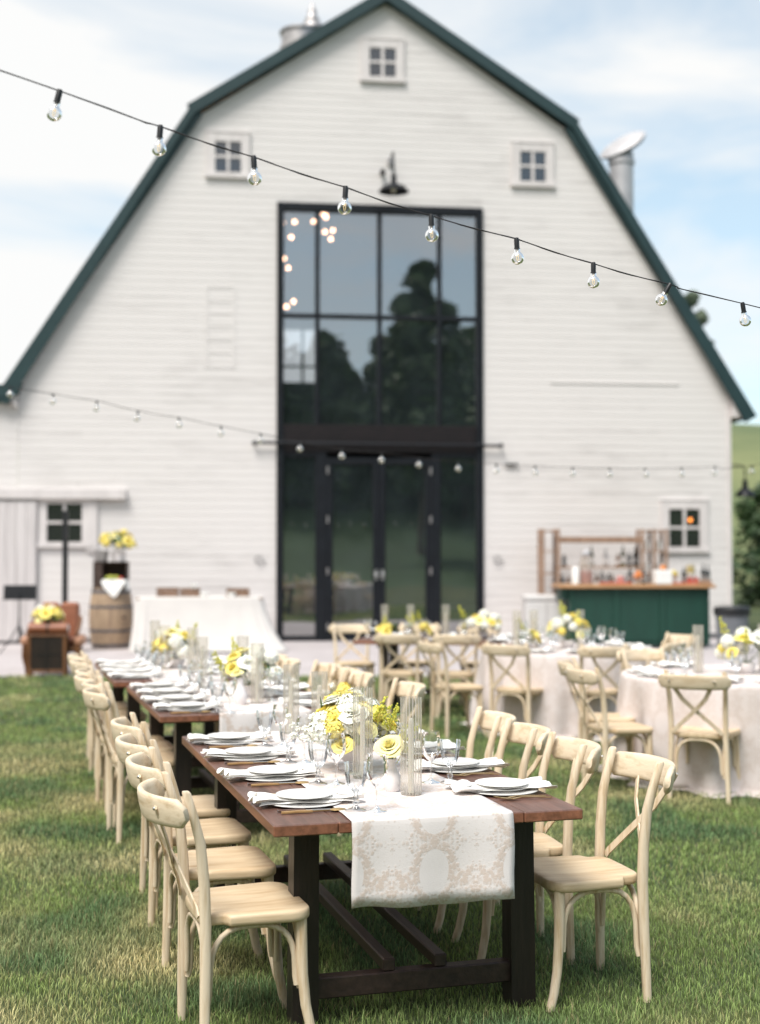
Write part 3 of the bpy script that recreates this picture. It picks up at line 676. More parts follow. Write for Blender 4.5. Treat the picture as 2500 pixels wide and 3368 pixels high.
# chandelier bulbs glowing behind the upper panes
chan=thing('chandelier','cluster of small warm glowing bulbs hanging behind the upper entrance glass','chandelier',BW(-1.6,5.0,6.6),BA)
BULB=[(-2.17,8.52),(-2.25,8.26),(-2.13,8.32),(-2.29,8.09),(-2.18,7.97),(-1.9,8.3),(-1.98,7.94),(-1.5,8.34),(-1.33,8.42),(-1.25,8.51),(-1.27,8.36),(-1.29,8.07),(-1.11,8.16),(-1.13,8.05),(-2.12,7.52),(-2.3,7.32),(-2.02,7.41),(-2.29,6.8),(-1.91,6.73),(-2.06,6.6)]
wb=MB()
for (u,z_) in BULB:
    uu=(u+1.6)*1.13+.42; zz=(z_-1.65)*1.16+1.65-6.6; vv=random.uniform(-.4,.4)
    MB().ball((uu,vv,zz),.045,10,8).build('bulb', M['lamp_on'], chan)
    wb.tube([(uu,vv,zz+.03),(uu*.6,vv*.5,2.6)],.006,5)
wb.tube([(-.3,0,2.6),(-.3,0,4.6)],.02,6)
wb.build('wiring', M['black'], chan)

# gooseneck barn lamps
def barn_lamp(label, u, v, z, r, arm, side=False):
    t=thing('barn_lamp',label,'wall lamp',BW(u,v,z),BA,'gooseneck lamps on the barn')
    m=MB(); m.lathe([(.05,.26),(.055,.12),(.09,.08),(r*.75,.02),(r,-.07),(r*.98,-.075),(r*.72,.0),(.05,.06)],24,cap=False); m.build('lamp_shade', M['barframe'], t)
    m=MB(); m.ball((0,0,-.03),.05,10,8,sc=(1,1,1.2)); m.build('bulb', M['candle'], t)
    m=MB(); m.tube(arm,.016,8); e_=arm[-1]
    m.build('arm', M['black'], t)
    m=MB(); m.box(e_[0]-.05,e_[0]+.05,e_[1]-.05,e_[1]+.05,e_[2]-.07,e_[2]+.07,.01); m.build('mount', M['galv'], t)
    return t
barn_lamp('black gooseneck barn lamp on the gable wall above the glazed entrance',.09,-.55,8.70,.30,[(0,0,.24),(0,0,.60),(0,.06,.72),(0,.22,.74),(0,.40,.70),(0,.52,.66)])
barn_lamp('dark barn lamp jutting past the wall corner beside the hedge',7.42,.35,2.93,.21,[(0,0,.24),(0,0,.48),(-.05,0,.55),(-.2,0,.56),(-.40,0,.56)])
# ================================================================== CHAIR
def make_chair():
    t=thing('crossback_chair','pale limewashed crossback chair','chair')
    # seat: rounded, notched at the back
    prof=[]
    def hw(x):
        w_=.190+(.215-.190)*(x+.20)/.41
        if x>.13: q=(x-.13)/.085; w_-=.075*(1-math.sqrt(max(0,1-q*q)))
        if x<-.115: w_-=.035*min(1,(-.115-x)/.02)
        if x<-.17: q=(-.17-x)/.04; w_-=.05*(1-math.sqrt(max(0,1-q*q)))
        return w_
    fx=lambda x: x if x<-.1 else -.1+(x+.1)*.85
    xs=[-.21,-.206,-.198,-.185,-.17,-.15,-.135,-.125,-.115,-.09,-.03,.05,.13,.155,.175,.192,.204,.212,.215]
    up=[(fx(x),hw(x)) for x in xs]; out=up+[(fx(.2165),0)]+[(x,-w_) for x,w_ in reversed(up)]+[(-.212,0)]
    def ring(s,z,dish=0): return [(x*s,y*s,z) for x,y in out]
    m=MB(); m.loft([ring(.965,.426),ring(.995,.431),ring(1,.440),ring(1,.452),ring(.992,.460),ring(.97,.4635),ring(.7,.461),ring(.3,.4585)])
    m.build('seat',M['chair_seat'],t,smooth=50)
    for s in (-1,1):
        rings=[]
        P_=[(-.207,.200,0,.029,.030),(-.204,.196,.12,.031,.033),(-.200,.190,.28,.033,.036),(-.198,.184,.44,.035,.038),(-.203,.185,.58,.035,.037),(-.216,.190,.71,.033,.034),(-.240,.195,.80,.032,.031),(-.264,.198,.878,.032,.029),(-.267,.199,.885,.024,.021)]
        for x,y,z,wy,wx in P_:
            q=[]
            for k in range(12):
                a=2*PI*k/12; ca,sa=math.cos(a),math.sin(a)
                q.append((x+wx/2*(abs(ca)**.62)*(1 if ca>0 else -1), s*y+wy/2*(abs(sa)**.62)*(1 if sa>0 else -1), z))
            rings.append(q)
        MB().loft(rings).build('back_post',M['chair'],t,smooth=60)
        MB().tube([(.132,s*.172,.430),(.133,s*.174,.34),(.136,s*.176,.24),(.145,s*.180,.14),(.161,s*.187,.06),(.181,s*.194,0)],[.0205,.020,.019,.018,.017,.0165],10).build('leg',M['chair'],t,smooth=60)
    # crest rail bowed to the rear
    rings=[]
    n=22
    for i in range(n+1):
        y=-.240+.480*i/n; k=y/.240
        x=-.272-.098*(1-abs(k)**2.2); e_=1-max(0,(abs(k)-.90)/.10)**2*.55
        th,hh=.030*(.8+.2*e_),.095*e_*(1+.06*(1-k*k)); tilt=-.20
        q=[]
        slope=.098*2.2*abs(k)**1.2*(1 if k>0 else -1)/.240
        nx,ny=1/math.hypot(1,slope),-slope/math.hypot(1,slope)
        for j in range(14):
            a=2*PI*j/14; ca,sa=math.cos(a),math.sin(a)
            d_=th/2*(abs(ca)**.6)*(1 if ca>0 else -1); hz=hh/2*(abs(sa)**.6)*(1 if sa>0 else -1)
            xx=x+d_*nx+hz*tilt; q.append((xx,y+d_*ny,.816+hz-.0*k))
        rings.append(q)
    crest=MB().loft(rings).build('crest_rail',M['chair_rail'],t,smooth=60)
    for s in (-1,1):
        pts=[(-.357,s*.150,.832),(-.345,s*.135,.80),(-.305,s*.078,.70),(-.272+.004*s,0*s,.62),(-.243,-s*.085,.545),(-.222,-s*.150,.485),(-.219,-s*.168,.462)]
        MB().strap(pts,(-1,0,.12),[.030,.032,.031,.029,.029,.030,.026],.0075).build('cross_strap',M['chair'],t,smooth=40)
        MB().ball((-.361,s*.150,.826),.0065,8,5).build('bolt',M['steel'],crest)
        # bentwood arches
        def arch(a,b,z0,z1,top,ins):
            a,b=Vector(a),Vector(b); L_=[]
            for i in range(15):
                th=PI*i/14; c=-math.cos(th); cx=.5+.5*(abs(c)**.72)*(1 if c>0 else -1)
                zz=(math.sin(th)**.62)
                base=z0+(z1-z0)*i/14
                p=a.lerp(b,cx); L_.append((p.x,p.y,base+(top-base)*zz))
            return L_
        A=arch((.113,s*.164,0),(-.182,s*.164,0),.235,.20,.418,.0)
        MB().tube([(A[0][0]+.004,A[0][1]+.003*s,.205)]+A+[(A[-1][0]-.008,A[-1][1]+.003*s,.165)],.0105,8).build('bentwood_brace',M['chair'],t,smooth=60)
    for x0 in (.130,-.196):
        A=arch((x0,-.152,0),(x0,.152,0),.225,.225,.417,0)
        MB().tube([(A[0][0],A[0][1]-.006,.19)]+A+[(A[-1][0],A[-1][1]+.006,.19)],.0105,8).build('bentwood_brace',M['chair'],t,smooth=60)
    return t
chair=Kind(make_chair())
GR_CH='crossback chairs around the dinner tables'
def ch_(label,x,y,yaw,dz=-.004):
    return chair.put(label,(x,y,dz),R(yaw),GR_CH,rot=(R(random.uniform(-.4,.4)),R(random.uniform(-.4,.4)),R(yaw)))

# ================================================================== FARM TABLES
class TableFrame:
    """table frame: s runs along the length away from the near corner, w runs across"""
    def __init__(self,x,y,ang): self.c=Vector((x,y,0)); self.a=R(ang); self.d=Vector((-math.sin(self.a),math.cos(self.a),0)); self.n=Vector((math.cos(self.a),math.sin(self.a),0))
    def p(self,s,w_,z=0): q=self.c+self.d*s+self.n*w_; q.z=z; return q
def farm_table(label,F,L_,W_,group):
    t=thing('farm_table',label,'table',F.c,F.a,group)
    m=MB(); nb=5; rnd=random.Random(int(L_*100)+int(abs(F.c.x)*10))
    for k in range(nb):
        a=W_*k/nb; b=W_*(k+1)/nb; e0=rnd.uniform(-.006,.006); e1=rnd.uniform(-.006,.006); dz=rnd.uniform(-.0012,.0012)
        m.box(a+.0008,b-.0008,e0,L_+e1,.722,.76+dz,.004)
    m.build('tabletop',M['top'],t,smooth=30)
    wl,wr=.17,W_-.13; sl=.30
    for s_ in (sl,L_-sl):
        MB().box(.045,W_-.045,s_-.055,s_+.055,.687,.721,.004).build('batten',M['rail'],t)
        for w_ in (wl,wr):
            q=MB(); o=-.004 if w_==wl else .004
            def rg(z,h,ox): return [(w_+ox-h,s_-h,z),(w_+ox+h,s_-h,z),(w_+ox+h,s_+h,z),(w_+ox-h,s_+h,z)]
            q.loft([rg(0,.047,o),rg(.66,.045,0),rg(.686,.045,0)])
            q.build('leg',M['dark'],t,smooth=0)
        MB().box(wl+.035,wr-.035,s_-.028,s_+.028,.09,.165,.005).build('stretcher',M['rail'],t)
    for w_ in (wl+(wr-wl)*.38,wl+(wr-wl)*.62):
        q=MB(); q.box(w_-.023,w_+.023,sl-.025,L_-sl+.025,.166,.212,.005); q.build('long_rail',M['rail'],t)
    return t
F1=TableFrame(-.35,4.42,16); L1,W1=2.28,1.11
F2=TableFrame(-1.22,7.43,16.5); L2,W2=1.83,1.11
F3=TableFrame(-1.88,9.46,16.3); L3,W3=1.83,1.05
FB=TableFrame(1.52,13.72,80); LB,WB=1.83,.95
GT='dark wooden farm tables'
farm_table('front farm table of dark wood, its runner hanging over the near end',F1,L1,W1,GT)
farm_table('middle farm table in the row of three, behind the front one',F2,L2,W2,GT)
farm_table('last farm table in the row of three, closest to the long draped buffet',F3,L3,W3,GT)
farm_table('dark farm table standing crosswise in front of the glazed entrance',FB,LB,WB,GT)

def cloth_uv(me,uvs):
    ul=me.uv_layers.new(name='UVMap')
    for l in me.loops: ul.data[l.index].uv=uvs[l.vertex_index]
def runner(label,F,L_,w0,w1,drop0,drop1,z=.764,group='table runners',seed=1):
    rnd=random.Random(seed); ns=60; nw=26; path=[]
    s=-drop0
    total=drop0+L_+drop1; vs=[];uv=[];fs=[]
    QS=sorted(set([total*i/ns for i in range(ns+1)]+[drop0-.001,drop0-.003,drop0-.007,drop0-.012,drop0-.02,drop0+L_+.001,drop0+L_+.004,drop0+L_+.010,drop0+.0005])); ns=len(QS)-1
    for i in range(ns+1):
        q=QS[i]
        for j in range(nw+1):
            f=j/nw; w_=w0+(w1-w0)*f
            wob=.0022*math.sin(7*f+seed)+.0012*math.sin(17*f)
            if q<drop0:
                hang=drop0-q; k=hang/drop0
                y=-.0115*min(1,hang/.003)-.006*math.sin(min(1,hang/.05)*PI/2)+k*(.012*math.sin(f*11+seed)+.006*math.sin(f*5)); zz=z-max(0,hang-.003)+ (wob*2 if i==0 else 0); y-=.003 if hang>drop0-.052 else 0
                w_+= -k*.004*math.sin(q*20)+(.004*k*math.sin(3*k+f))
            elif q>drop0+L_:
                hang=q-drop0-L_; y=L_+.014*min(1,hang/.004)+.01*hang*math.sin(f*9); zz=z-max(0,hang-.003)
            else:
                y=q-drop0; zz=z+.0012*math.sin(y*17+f*3)+.0012*abs(math.sin(y*5+f*7))
                w_+=.003*math.sin(y*6+j)*(1 if j in (0,nw) else .2)
            vs.append((w_,y,zz)); uv.append((f*(w1-w0)+.012,q))
    for i in range(ns):
        for j in range(nw): a=i*(nw+1)+j; fs.append((a,a+1,a+nw+2,a+nw+1))
    me=bpy.data.meshes.new('table_runner'); me.from_pydata(vs,[],fs); me.materials.append(M['runner']); me.shade_smooth(); cloth_uv(me,uv)
    o=ob('table_runner',me,None,F.c,F.a); sm=o.modifiers.new('cloth','SOLIDIFY'); sm.thickness=.002; sm.offset=1
    tag(o,label,'table runner',group); return o
runner('cream damask runner hanging over the near end of the front farm table',F1,L1,.262,.838,.295,.18,seed=1)
runner('cream damask runner down the middle farm table',F2,L2,.33,.86,.20,.16,seed=2)
runner('cream damask runner down the last row farm table',F3,L3,.27,.80,.20,.16,seed=3)

ORD=['first','second','third','fourth','fifth','sixth']
TN={1:'front farm table',2:'middle farm table',3:'last row farm table'}
# chairs along the row; the open lawn is on one side, the round tables on the other
def side_chairs(F,k,spec,side,yaw):
    for i,(s,w_,dy) in enumerate(spec):
        p=F.p(s,w_)
        ch_(f'crossback chair, {"open lawn" if side<0 else "round table"} side of {TN[k]}, {ORD[i]} from its near end',p.x,p.y,yaw+dy)
side_chairs(F1,1,[(.28,-.02,3),(.91,-.005,1.5),(1.52,.01,3),(2.12,.03,2)],-1,16)
side_chairs(F1,1,[(.385,1.24,0),(.90,1.175,-5),(1.43,1.175,-5),(1.92,1.20,-7)],1,196)
side_chairs(F2,2,[(.56,.01,3),(1.03,.04,1),(1.49,.02,4),(1.93,.05,2)],-1,16.5)
side_chairs(F2,2,[(.38,1.27,-3),(1.15,1.17,2),(1.55,1.18,-2),(1.95,1.15,0)],1,196.5)
side_chairs(F3,3,[(.68,.12,2),(1.26,.14,1)],-1,16)
side_chairs(F3,3,[(.30,1.02,-2),(.78,1.03,1)],1,196)
# crosswise table
ch_("crossback chair with back to the lawn, beside the crosswise table's dark leg",.23,13.80,80)
ch_("crossback chair with back to the lawn at the crosswise table's far end",.80,13.72,84)
ch_("crossback chair at the crosswise table's free corner, turned towards the lawn",-.28,15.0,-78)
ch_('crossback chair behind the middle of the crosswise farm table',.42,15.05,-98)
ch_('crossback chair behind the far end of the crosswise farm table',1.1,14.95,-96)
# middle round table
RM=(1.82,12.85); RR=(2.76,10.10)
ch_('crossback chair seen sideways between crosswise table and middle round table',.74,12.35,18)
ch_('crossback chair showing its full X back at the middle round table',1.27,12.12,56)
ch_('crossback chair in front of the middle round table, half hidden by another chair',1.92,11.98,98)
ch_('upper of two overlapping crossback chair backs right before the green bar front',2.72,13.15,-158)
ch_('lower of two overlapping crossback chair backs before the green bar front',2.44,12.40,150)
# right round table
ch_('crossback chair with full X back seen from behind at the near round table',2.24,9.20,61.7)
ch_('crossback chair turned sideways at the edge of the near round table',1.70,9.42,12)
ch_('crossback chair just behind the sideways chair at the near round table',1.72,9.98,-6)
ch_('crossback chair behind the near round table, crest just above folded napkins',2.30,10.92,-64)

# ================================================================== ROUND TABLES under cloth
def round_table(label,clabel,c,r,seed):
    t=thing('round_table',label,'table',(c[0],c[1],0),0,'round banquet tables')
    m=MB(); m.lathe([(r-.01,.715),(r-.01,.752)],40); m.build('tabletop',M['pallet'],t)
    m=MB(); m.lathe([(.05,0),(.05,.714)],10); m.build('pedestal',M['black'],t)
    m=MB(); m.box(-.4,.4,-.04,.04,0,.05); m.box(-.04,.04,-.4,-.041,0,.049); m.box(-.04,.04,.041,.4,0,.049); m.build('base',M['black'],t)
    n=150; rnd=random.Random(seed); ph=[rnd.uniform(0,6.28) for _ in range(5)]
    prof=[(0,.758),(.35*r,.758),(.7*r,.758),(.95*r,.758),(r,.756),(r+.008,.748),(r+.014,.73)]
    k=16
    for i in range(1,k+1): prof.append((r+.014+.05*(i/k)**.8,.73-.715*i/k))
    prof+=[(r+.095,.012),(r+.14,.012)]
    vs=[];uv=[];fs=[];acc=0
    for i,(rr,z) in enumerate(prof):
        if i: acc+=math.hypot(rr-prof[i-1][0],z-prof[i-1][1])
        amp=0 if z>.735 else .085*min(1,(.74-z)/.55)
        for j in range(n):
            a=2*PI*j/n
            wv=math.sin(13*a+ph[0]+.5*math.sin(3*a+ph[1]))+.6*math.sin(21*a+ph[2])+.4*math.sin(7*a+ph[3])
            q=rr+amp*wv*.55; zz=z
            if i>=len(prof)-2: q+= .045*math.sin(9*a+ph[4])+.02*math.sin(25*a); zz=.010+ .014*(1+math.sin(17*a+ph[1]))*(1 if i==len(prof)-2 else .25)
            vs.append((q*math.cos(a),q*math.sin(a),zz)); uv.append((a*r*1.0 if z<.757 else q*math.cos(a), acc if z<.757 else q*math.sin(a)))
    for i in range(len(prof)-1):
        for j in range(n): l=(j+1)%n; fs.append((i*n+j,i*n+l,(i+1)*n+l,(i+1)*n+j))
    me=bpy.data.meshes.new('tablecloth'); me.from_pydata(vs,[],fs); me.materials.append(M['roundcloth']); me.shade_smooth(); cloth_uv(me,uv)
    o=ob('tablecloth',me,None,(c[0],c[1],0)); tag(o,clabel,'tablecloth','floor length round tablecloths')
round_table('middle round banquet table under cloth, before the green bar','pale damask floor length cloth on the middle round table before the green bar',RM,.83,4)
round_table('near round banquet table under cloth, cut off by the picture edge','pale damask cloth pooling on the grass at the near round table',RR,.92,9)

# ================================================================== PLACE SETTINGS
def lathe_kind(name,cat,prof,material,n=28,label='x'):
    o=MB().lathe(prof,n).build(name,material,smooth=40); tag(o,label,cat); return Kind(o)
dinner=lathe_kind('dinner_plate','plate',[(.001,.004),(.08,.003),(.085,0),(.092,0),(.098,.004),(.134,.0085),(.139,.0105),(.1385,.0125),(.134,.0125),(.100,.0085),(.092,.007),(.001,.007)],M['porcelain'],40)
salad=lathe_kind('salad_plate','plate',[(.001,.003),(.055,.002),(.06,0),(.066,.0015),(.098,.0065),(.102,.0085),(.1015,.010),(.097,.010),(.070,.006),(.001,.005)],M['porcelain'],36)
def make_napkin(seed):
    rnd=random.Random(seed); nu,nv=26,14; vs=[];fs=[]
    for layer in range(2):
        o=len(vs); ph=rnd.uniform(0,6)
        for i in range(nu+1):
            for j in range(nv+1):
                u=i/nu*2-1; v=j/nv*2-1
                x=u*(.185+.012*math.sin(ph+v*4)); y=v*(.066+.026*abs(u)**1.5+.010*math.sin(3*u+ph))
                x+=.010*math.sin(7*v+ph)*abs(u)
                r=math.hypot(x,y)
                z=.010+.004*math.cos(v*PI*1.6+ph)*(.3+1.2*max(0,abs(u)-.4))+.0025*math.sin(u*7+v*5+ph)+layer*.007+.030*max(0,abs(u)-.62)*math.sin(9*v+ph)
                z+= .010*(abs(u)**2) - max(0,abs(x)-.150)*.12
                y+=layer*.006; x+=layer*.012*(1 if seed%2 else -1)
                vs.append((x,y,max(.004,z)))
        for i in range(nu):
            for j in range(nv): a=o+i*(nv+1)+j; fs.append((a,a+1,a+nv+2,a+nv+1))
    # a peaked fold at one end
    o=len(vs); 
    pk=[(.11,-.05,.022),(.185,-.045,.026),(.20,.045,.022),(.12,.06,.026),(.13,-.005,.052),(.178,.0,.048),(.16,.03,.036)]
    vs+=pk; fs+=[(o,o+1,o+5,o+4),(o+1,o+2,o+6,o+5),(o+3,o,o+4),(o+2,o+3,o+6),(o+4,o+5,o+6),(o+3,o+4,o+6)]
    me=bpy.data.meshes.new('napkin'); me.from_pydata(vs,[],fs); me.materials.append(M['linen']); me.shade_smooth()
    n=ob('napkin',me); sm=n.modifiers.new('cloth','SOLIDIFY'); sm.thickness=.003; sm.offset=0
    sb=n.modifiers.new('soft','SUBSURF'); sb.levels=1; sb.render_levels=1
    tag(n,'x','napkin'); return n
nap_a=Kind(make_napkin(1)); nap_b=Kind(make_napkin(2)); nap_c=Kind(make_napkin(5))
def make_glass(name,cat,prof,wz,wprof,texture=0):
    t=thing(name,'x',cat)
    MB().lathe(prof,28 if not texture else 36,cap=False,flute=texture,amp=.0007 if texture else 0).build('glass_body',M['glass'],t,smooth=60 if not texture else 20)
    if wprof: MB().lathe(wprof,24).build('water',M['water'],t,smooth=60)
    return t
wine=Kind(make_glass('wine_glass','glass',[(.036,0),(.037,.002),(.034,.0045),(.015,.009),(.0055,.016),(.0042,.03),(.004,.07),(.0055,.084),(.018,.094),(.031,.110),(.0375,.130),(.0385,.148),(.036,.175),(.032,.200),(.0325,.2005)],0,None))
goblet=Kind(make_glass('water_goblet','glass',[(.037,0),(.038,.002),(.034,.006),(.014,.012),(.008,.020),(.011,.030),(.0075,.040),(.009,.050),(.006,.060),(.013,.068),(.026,.084),(.034,.106),(.0385,.135),(.041,.165),(.0415,.168)],0,[(.001,.070),(.012,.070),(.0245,.085),(.0325,.106),(.0365,.132),(.001,.132)],1))
def make_cutlery(name,cat,kind):
    t=thing(name,'x',cat)
    if kind=='knife':
        MB().strap([(0,-.115,.006),(0,-.06,.007),(0,-.02,.006)],(0,0,1),[.011,.013,.010],.007).build('handle',M['darkhandle'],t)
        MB().strap([(0,-.019,.006),(0,.03,.006),(.001,.09,.005),(.004,.118,.005)],(0,0,1),[.010,.014,.015,.004],.0022).build('blade',M['steel'],t)
        MB().strap([(0,-.118,.006),(0,-.1155,.006)],(0,0,1),.012,.008).build('end_cap',M['steel'],t)
    elif kind=='spoon':
        MB().strap([(0,-.115,.006),(0,-.06,.007),(0,-.005,.006)],(0,0,1),[.010,.012,.009],.008).build('handle',M['handle'],t)
        q=MB(); q.strap([(0,-.004,.006),(0,.055,.006)],(0,0,1),.006,.004); q.ball((0,.085,.007),.022,12,6,sc=(.85,1.35,.25)); q.build('bowl',M['gold'],t)
    else:
        q=MB(); q.strap([(0,-.105,.004),(0,-.05,.008),(0,.01,.010),(0,.045,.005)],(0,0,1),[.011,.008,.006,.018],.003); q.build('handle',M['gold'],t)
        q=MB()
        for k in (-1.5,-.5,.5,1.5): q.strap([(k*.0052,.045,.005),(k*.0052,.07,.007),(k*.005,.098,.012)],(0,0,1),.003,.002)
        q.build('tines',M['gold'],t)
    return t
knife=Kind(make_cutlery('knife','cutlery','knife')); spoon=Kind(make_cutlery('spoon','cutlery','spoon')); fork=Kind(make_cutlery('fork','cutlery','fork'))
rs=random.Random(11)
def setting(F,where,i,s,w_,side,full,tops=.761,cut=True):
    """side -1: diner looks across +w"""
    a=F.a if side<0 else F.a+PI
    j=rs.uniform(-.03,.03)
    p=F.p(s,w_,tops); W_=f'{where}, {ORD[i]} from near end'
    dinner.put(f'white dinner plate, {W_}',p,j,'dinner plates')
    k=[nap_a,nap_b,nap_c][i%3]
    k.put(f'white linen napkin on plate, {W_}',(p.x,p.y,p.z+.006),a+j*3+(0 if side<0 else 0),'linen napkins on plates')
    if full: salad.put(f'small plate over the napkin, {W_}',(p.x,p.y,p.z+.0265),j,'small plates')
    g=-.215*(1 if side<0 else -1)
    iw=.135*(1 if side<0 else -1)
    q=F.p(s+g+rs.uniform(-.01,.01),w_+iw,tops+.004); goblet.put(f'textured water goblet, {W_}',q,rs.uniform(0,6),'water goblets')
    q=F.p(s+g+rs.uniform(-.01,.02)-.03*(1 if side<0 else -1),w_+iw+.068*(1 if side<0 else -1),tops+.004); wine.put(f'clear stemmed wine glass, {W_}',q,rs.uniform(0,6),'wine glasses')
    if cut:
        sg=1 if side<0 else -1
        q=F.p(s-.152*sg,w_-.01*sg,tops); knife.put(f'dark handled knife, {W_}',q,a-PI/2+R(-2),'knives')
        q=F.p(s-.178*sg,w_-.005*sg,tops); spoon.put(f'tan handled spoon, {W_}',q,a-PI/2+R(1),'spoons')
        q=F.p(s+.150*sg,w_-.01*sg,tops); fork.put(f'gold fork next to plate, {W_}',q,a-PI/2+R(3),'gold forks')
        q=F.p(s+.176*sg,w_-.02*sg,tops); fork.put(f'outer gold fork, {W_}',q,a-PI/2+R(-1),'gold forks')
for i,s in enumerate((.364,.935,1.48,1.99)): setting(F1,'open lawn side of front farm table',i,s,.185,-1,True)
for i,s in enumerate((.395,.928,1.45,1.95)): setting(F1,'inner side of front farm table',i,s,.955,1,True)
for i,s in enumerate((.26,.69,1.11,1.53)): setting(F2,'open lawn side of middle farm table',i,s,.19,-1,True,cut=(i==0))
for i,s in enumerate((.30,.75,1.2,1.58)): setting(F2,'inner side of middle farm table',i,s,.95,1,False,cut=False)
for i,s in enumerate((.28,.68,1.08,1.5)): setting(F3,'open lawn side of last row table',i,s,.18,-1,False,cut=False)
for i,s in enumerate((.3,.75,1.2,1.55)): setting(F3,'inner side of last row table',i,s,.88,1,False,cut=False)
FB2=TableFrame(FB.c.x,FB.c.y,80)
for i,s in enumerate((.30,.92,1.52)):
    setting(FB,'lawn side of crosswise farm table',i,s,.17,-1,False,cut=False)
    setting(FB,'barn side of crosswise farm table',i,s,.78,1,False,cut=False)
def round_setting(c,r,ang,phrase,full=False):
    a=R(ang); cx,cy=math.cos(a),math.sin(a); top=.760
    dinner.put(f'white dinner plate, {phrase}',(c[0]+cx*(r-.17),c[1]+cy*(r-.17),top),0,'dinner plates')
    [nap_a,nap_b,nap_c][int(ang)%3].put(f'white linen napkin on plate, {phrase}',(c[0]+cx*(r-.17),c[1]+cy*(r-.17),top+.007),a+PI/2,'linen napkins on plates')
    px,py=-cy,cx
    goblet.put(f'textured water goblet, {phrase}',(c[0]+cx*(r-.36)+px*.10,c[1]+cy*(r-.36)+py*.10,top),0,'water goblets')
    wine.put(f'clear stemmed wine glass, {phrase}',(c[0]+cx*(r-.41)+px*.03,c[1]+cy*(r-.41)+py*.03,top),0,'wine glasses')
for ang,ph in ((185,'middle round table, edge next to crosswise table'),(232,'middle round table, before the full X back chair'),(275,'middle round table, at its edge towards the lawn'),(335,'middle round table, edge next to near round table'),(30,'middle round table, at its edge before the green bar'),(120,'middle round table, at its edge towards the barn')):
    round_setting(RM,.83,ang,ph)
for ang,ph in ((170,'near round table, at its outermost edge'),(195,'near round table, before the sideways chair'),(238,'near round table, before the full X back chair'),(275,'near round table, at its edge towards the lawn'),(120,'near round table, on its far edge')):
    round_setting(RR,.92,ang,ph)

# ================================================================== HURRICANES and candles
def make_hurricane():
    t=thing('hurricane_vase','x','candle glass')
    MB().lathe([(.030,.004),(.038,.006),(.0385,.02),(.0385,.36)],40,cap=False,flute=1,amp=.0013).build('glass_cylinder',M['hurricane'],t,smooth=15)
    MB().lathe([(.001,.0),(.037,.0),(.037,.006),(.001,.006)],24).build('glass_foot',M['hurricane'],t)
    return t
def make_candle():
    t=thing('taper_candle','x','candle')
    wx_=MB().lathe([(.0115,.008),(.0110,.262),(.0095,.274),(.005,.282),(.001,.284)],16).build('wax',M['candle'],t,smooth=50)
    MB().tube([(0,0,.282),(.001,0,.292)],.0012,5).build('wick',M['black'],wx_)
    return t
hur=Kind(make_hurricane()); can=Kind(make_candle())
def hurricane(p,z,phrase,sc=1.0):
    hur.put(f'fluted candle cylinder {phrase}',(p[0],p[1],z),rs.uniform(0,6),'fluted candle cylinders',scale=(1,1,sc))
    can.put(f'ivory candle in fluted glass {phrase}',(p[0],p[1],z),0,'taper candles',scale=(1,1,sc))
for s,w_,sc,ph in ((.395,.597,1.0,'close to the near end of the front farm table'),(.80,.522,1.0,'before the big bouquet on the front farm table'),(2.12,.66,.86,"at front farm table's far end, next to the yellow sprig"),(2.18,.53,.95,"at front farm table's far end, in the runner's middle")):
    hurricane(F1.p(s,w_),.766,ph,sc)
for s,w_,sc,ph in ((.42,.63,1.0,'before the bouquet on the middle farm table'),(1.15,.68,1.0,'behind the bouquet on the middle farm table'),(1.45,.46,.95,'at the far end of the middle farm table')):
    hurricane(F2.p(s,w_),.766,ph,sc)
for s,w_,sc,ph in ((.45,.62,.95,'at the near end of the last row farm table'),(.85,.46,.95,'beside the bouquet on the last row farm table'),(1.3,.44,1.0,'at the far end of the last row farm table')):
    hurricane(F3.p(s,w_),.766,ph,sc)
for s,w_,ph in ((1.58,.5,"at crosswise farm table's end above its dark leg"),(1.30,.52,'near the middle of the crosswise farm table'),(.92,.55,'beside white flowers on the crosswise farm table')):
    hurricane(FB.p(s,w_),.762,ph)
for dx,dy,ph in ((-.50,.05,'on the middle round table, next to the crosswise table'),(-.32,.2,'on the middle round table, beside the small yellow posy'),(.14,.25,'on the middle round table, behind the big bouquet')):
    hurricane((RM[0]+dx,RM[1]+dy),.760,ph)
hurricane((RR[0]-.33,RR[1]+.12),.760,'on the near round table, beside the bouquet')
hurricane((RR[0]+.22,RR[1]+.30),.760,'on the near round table, behind its bouquet')

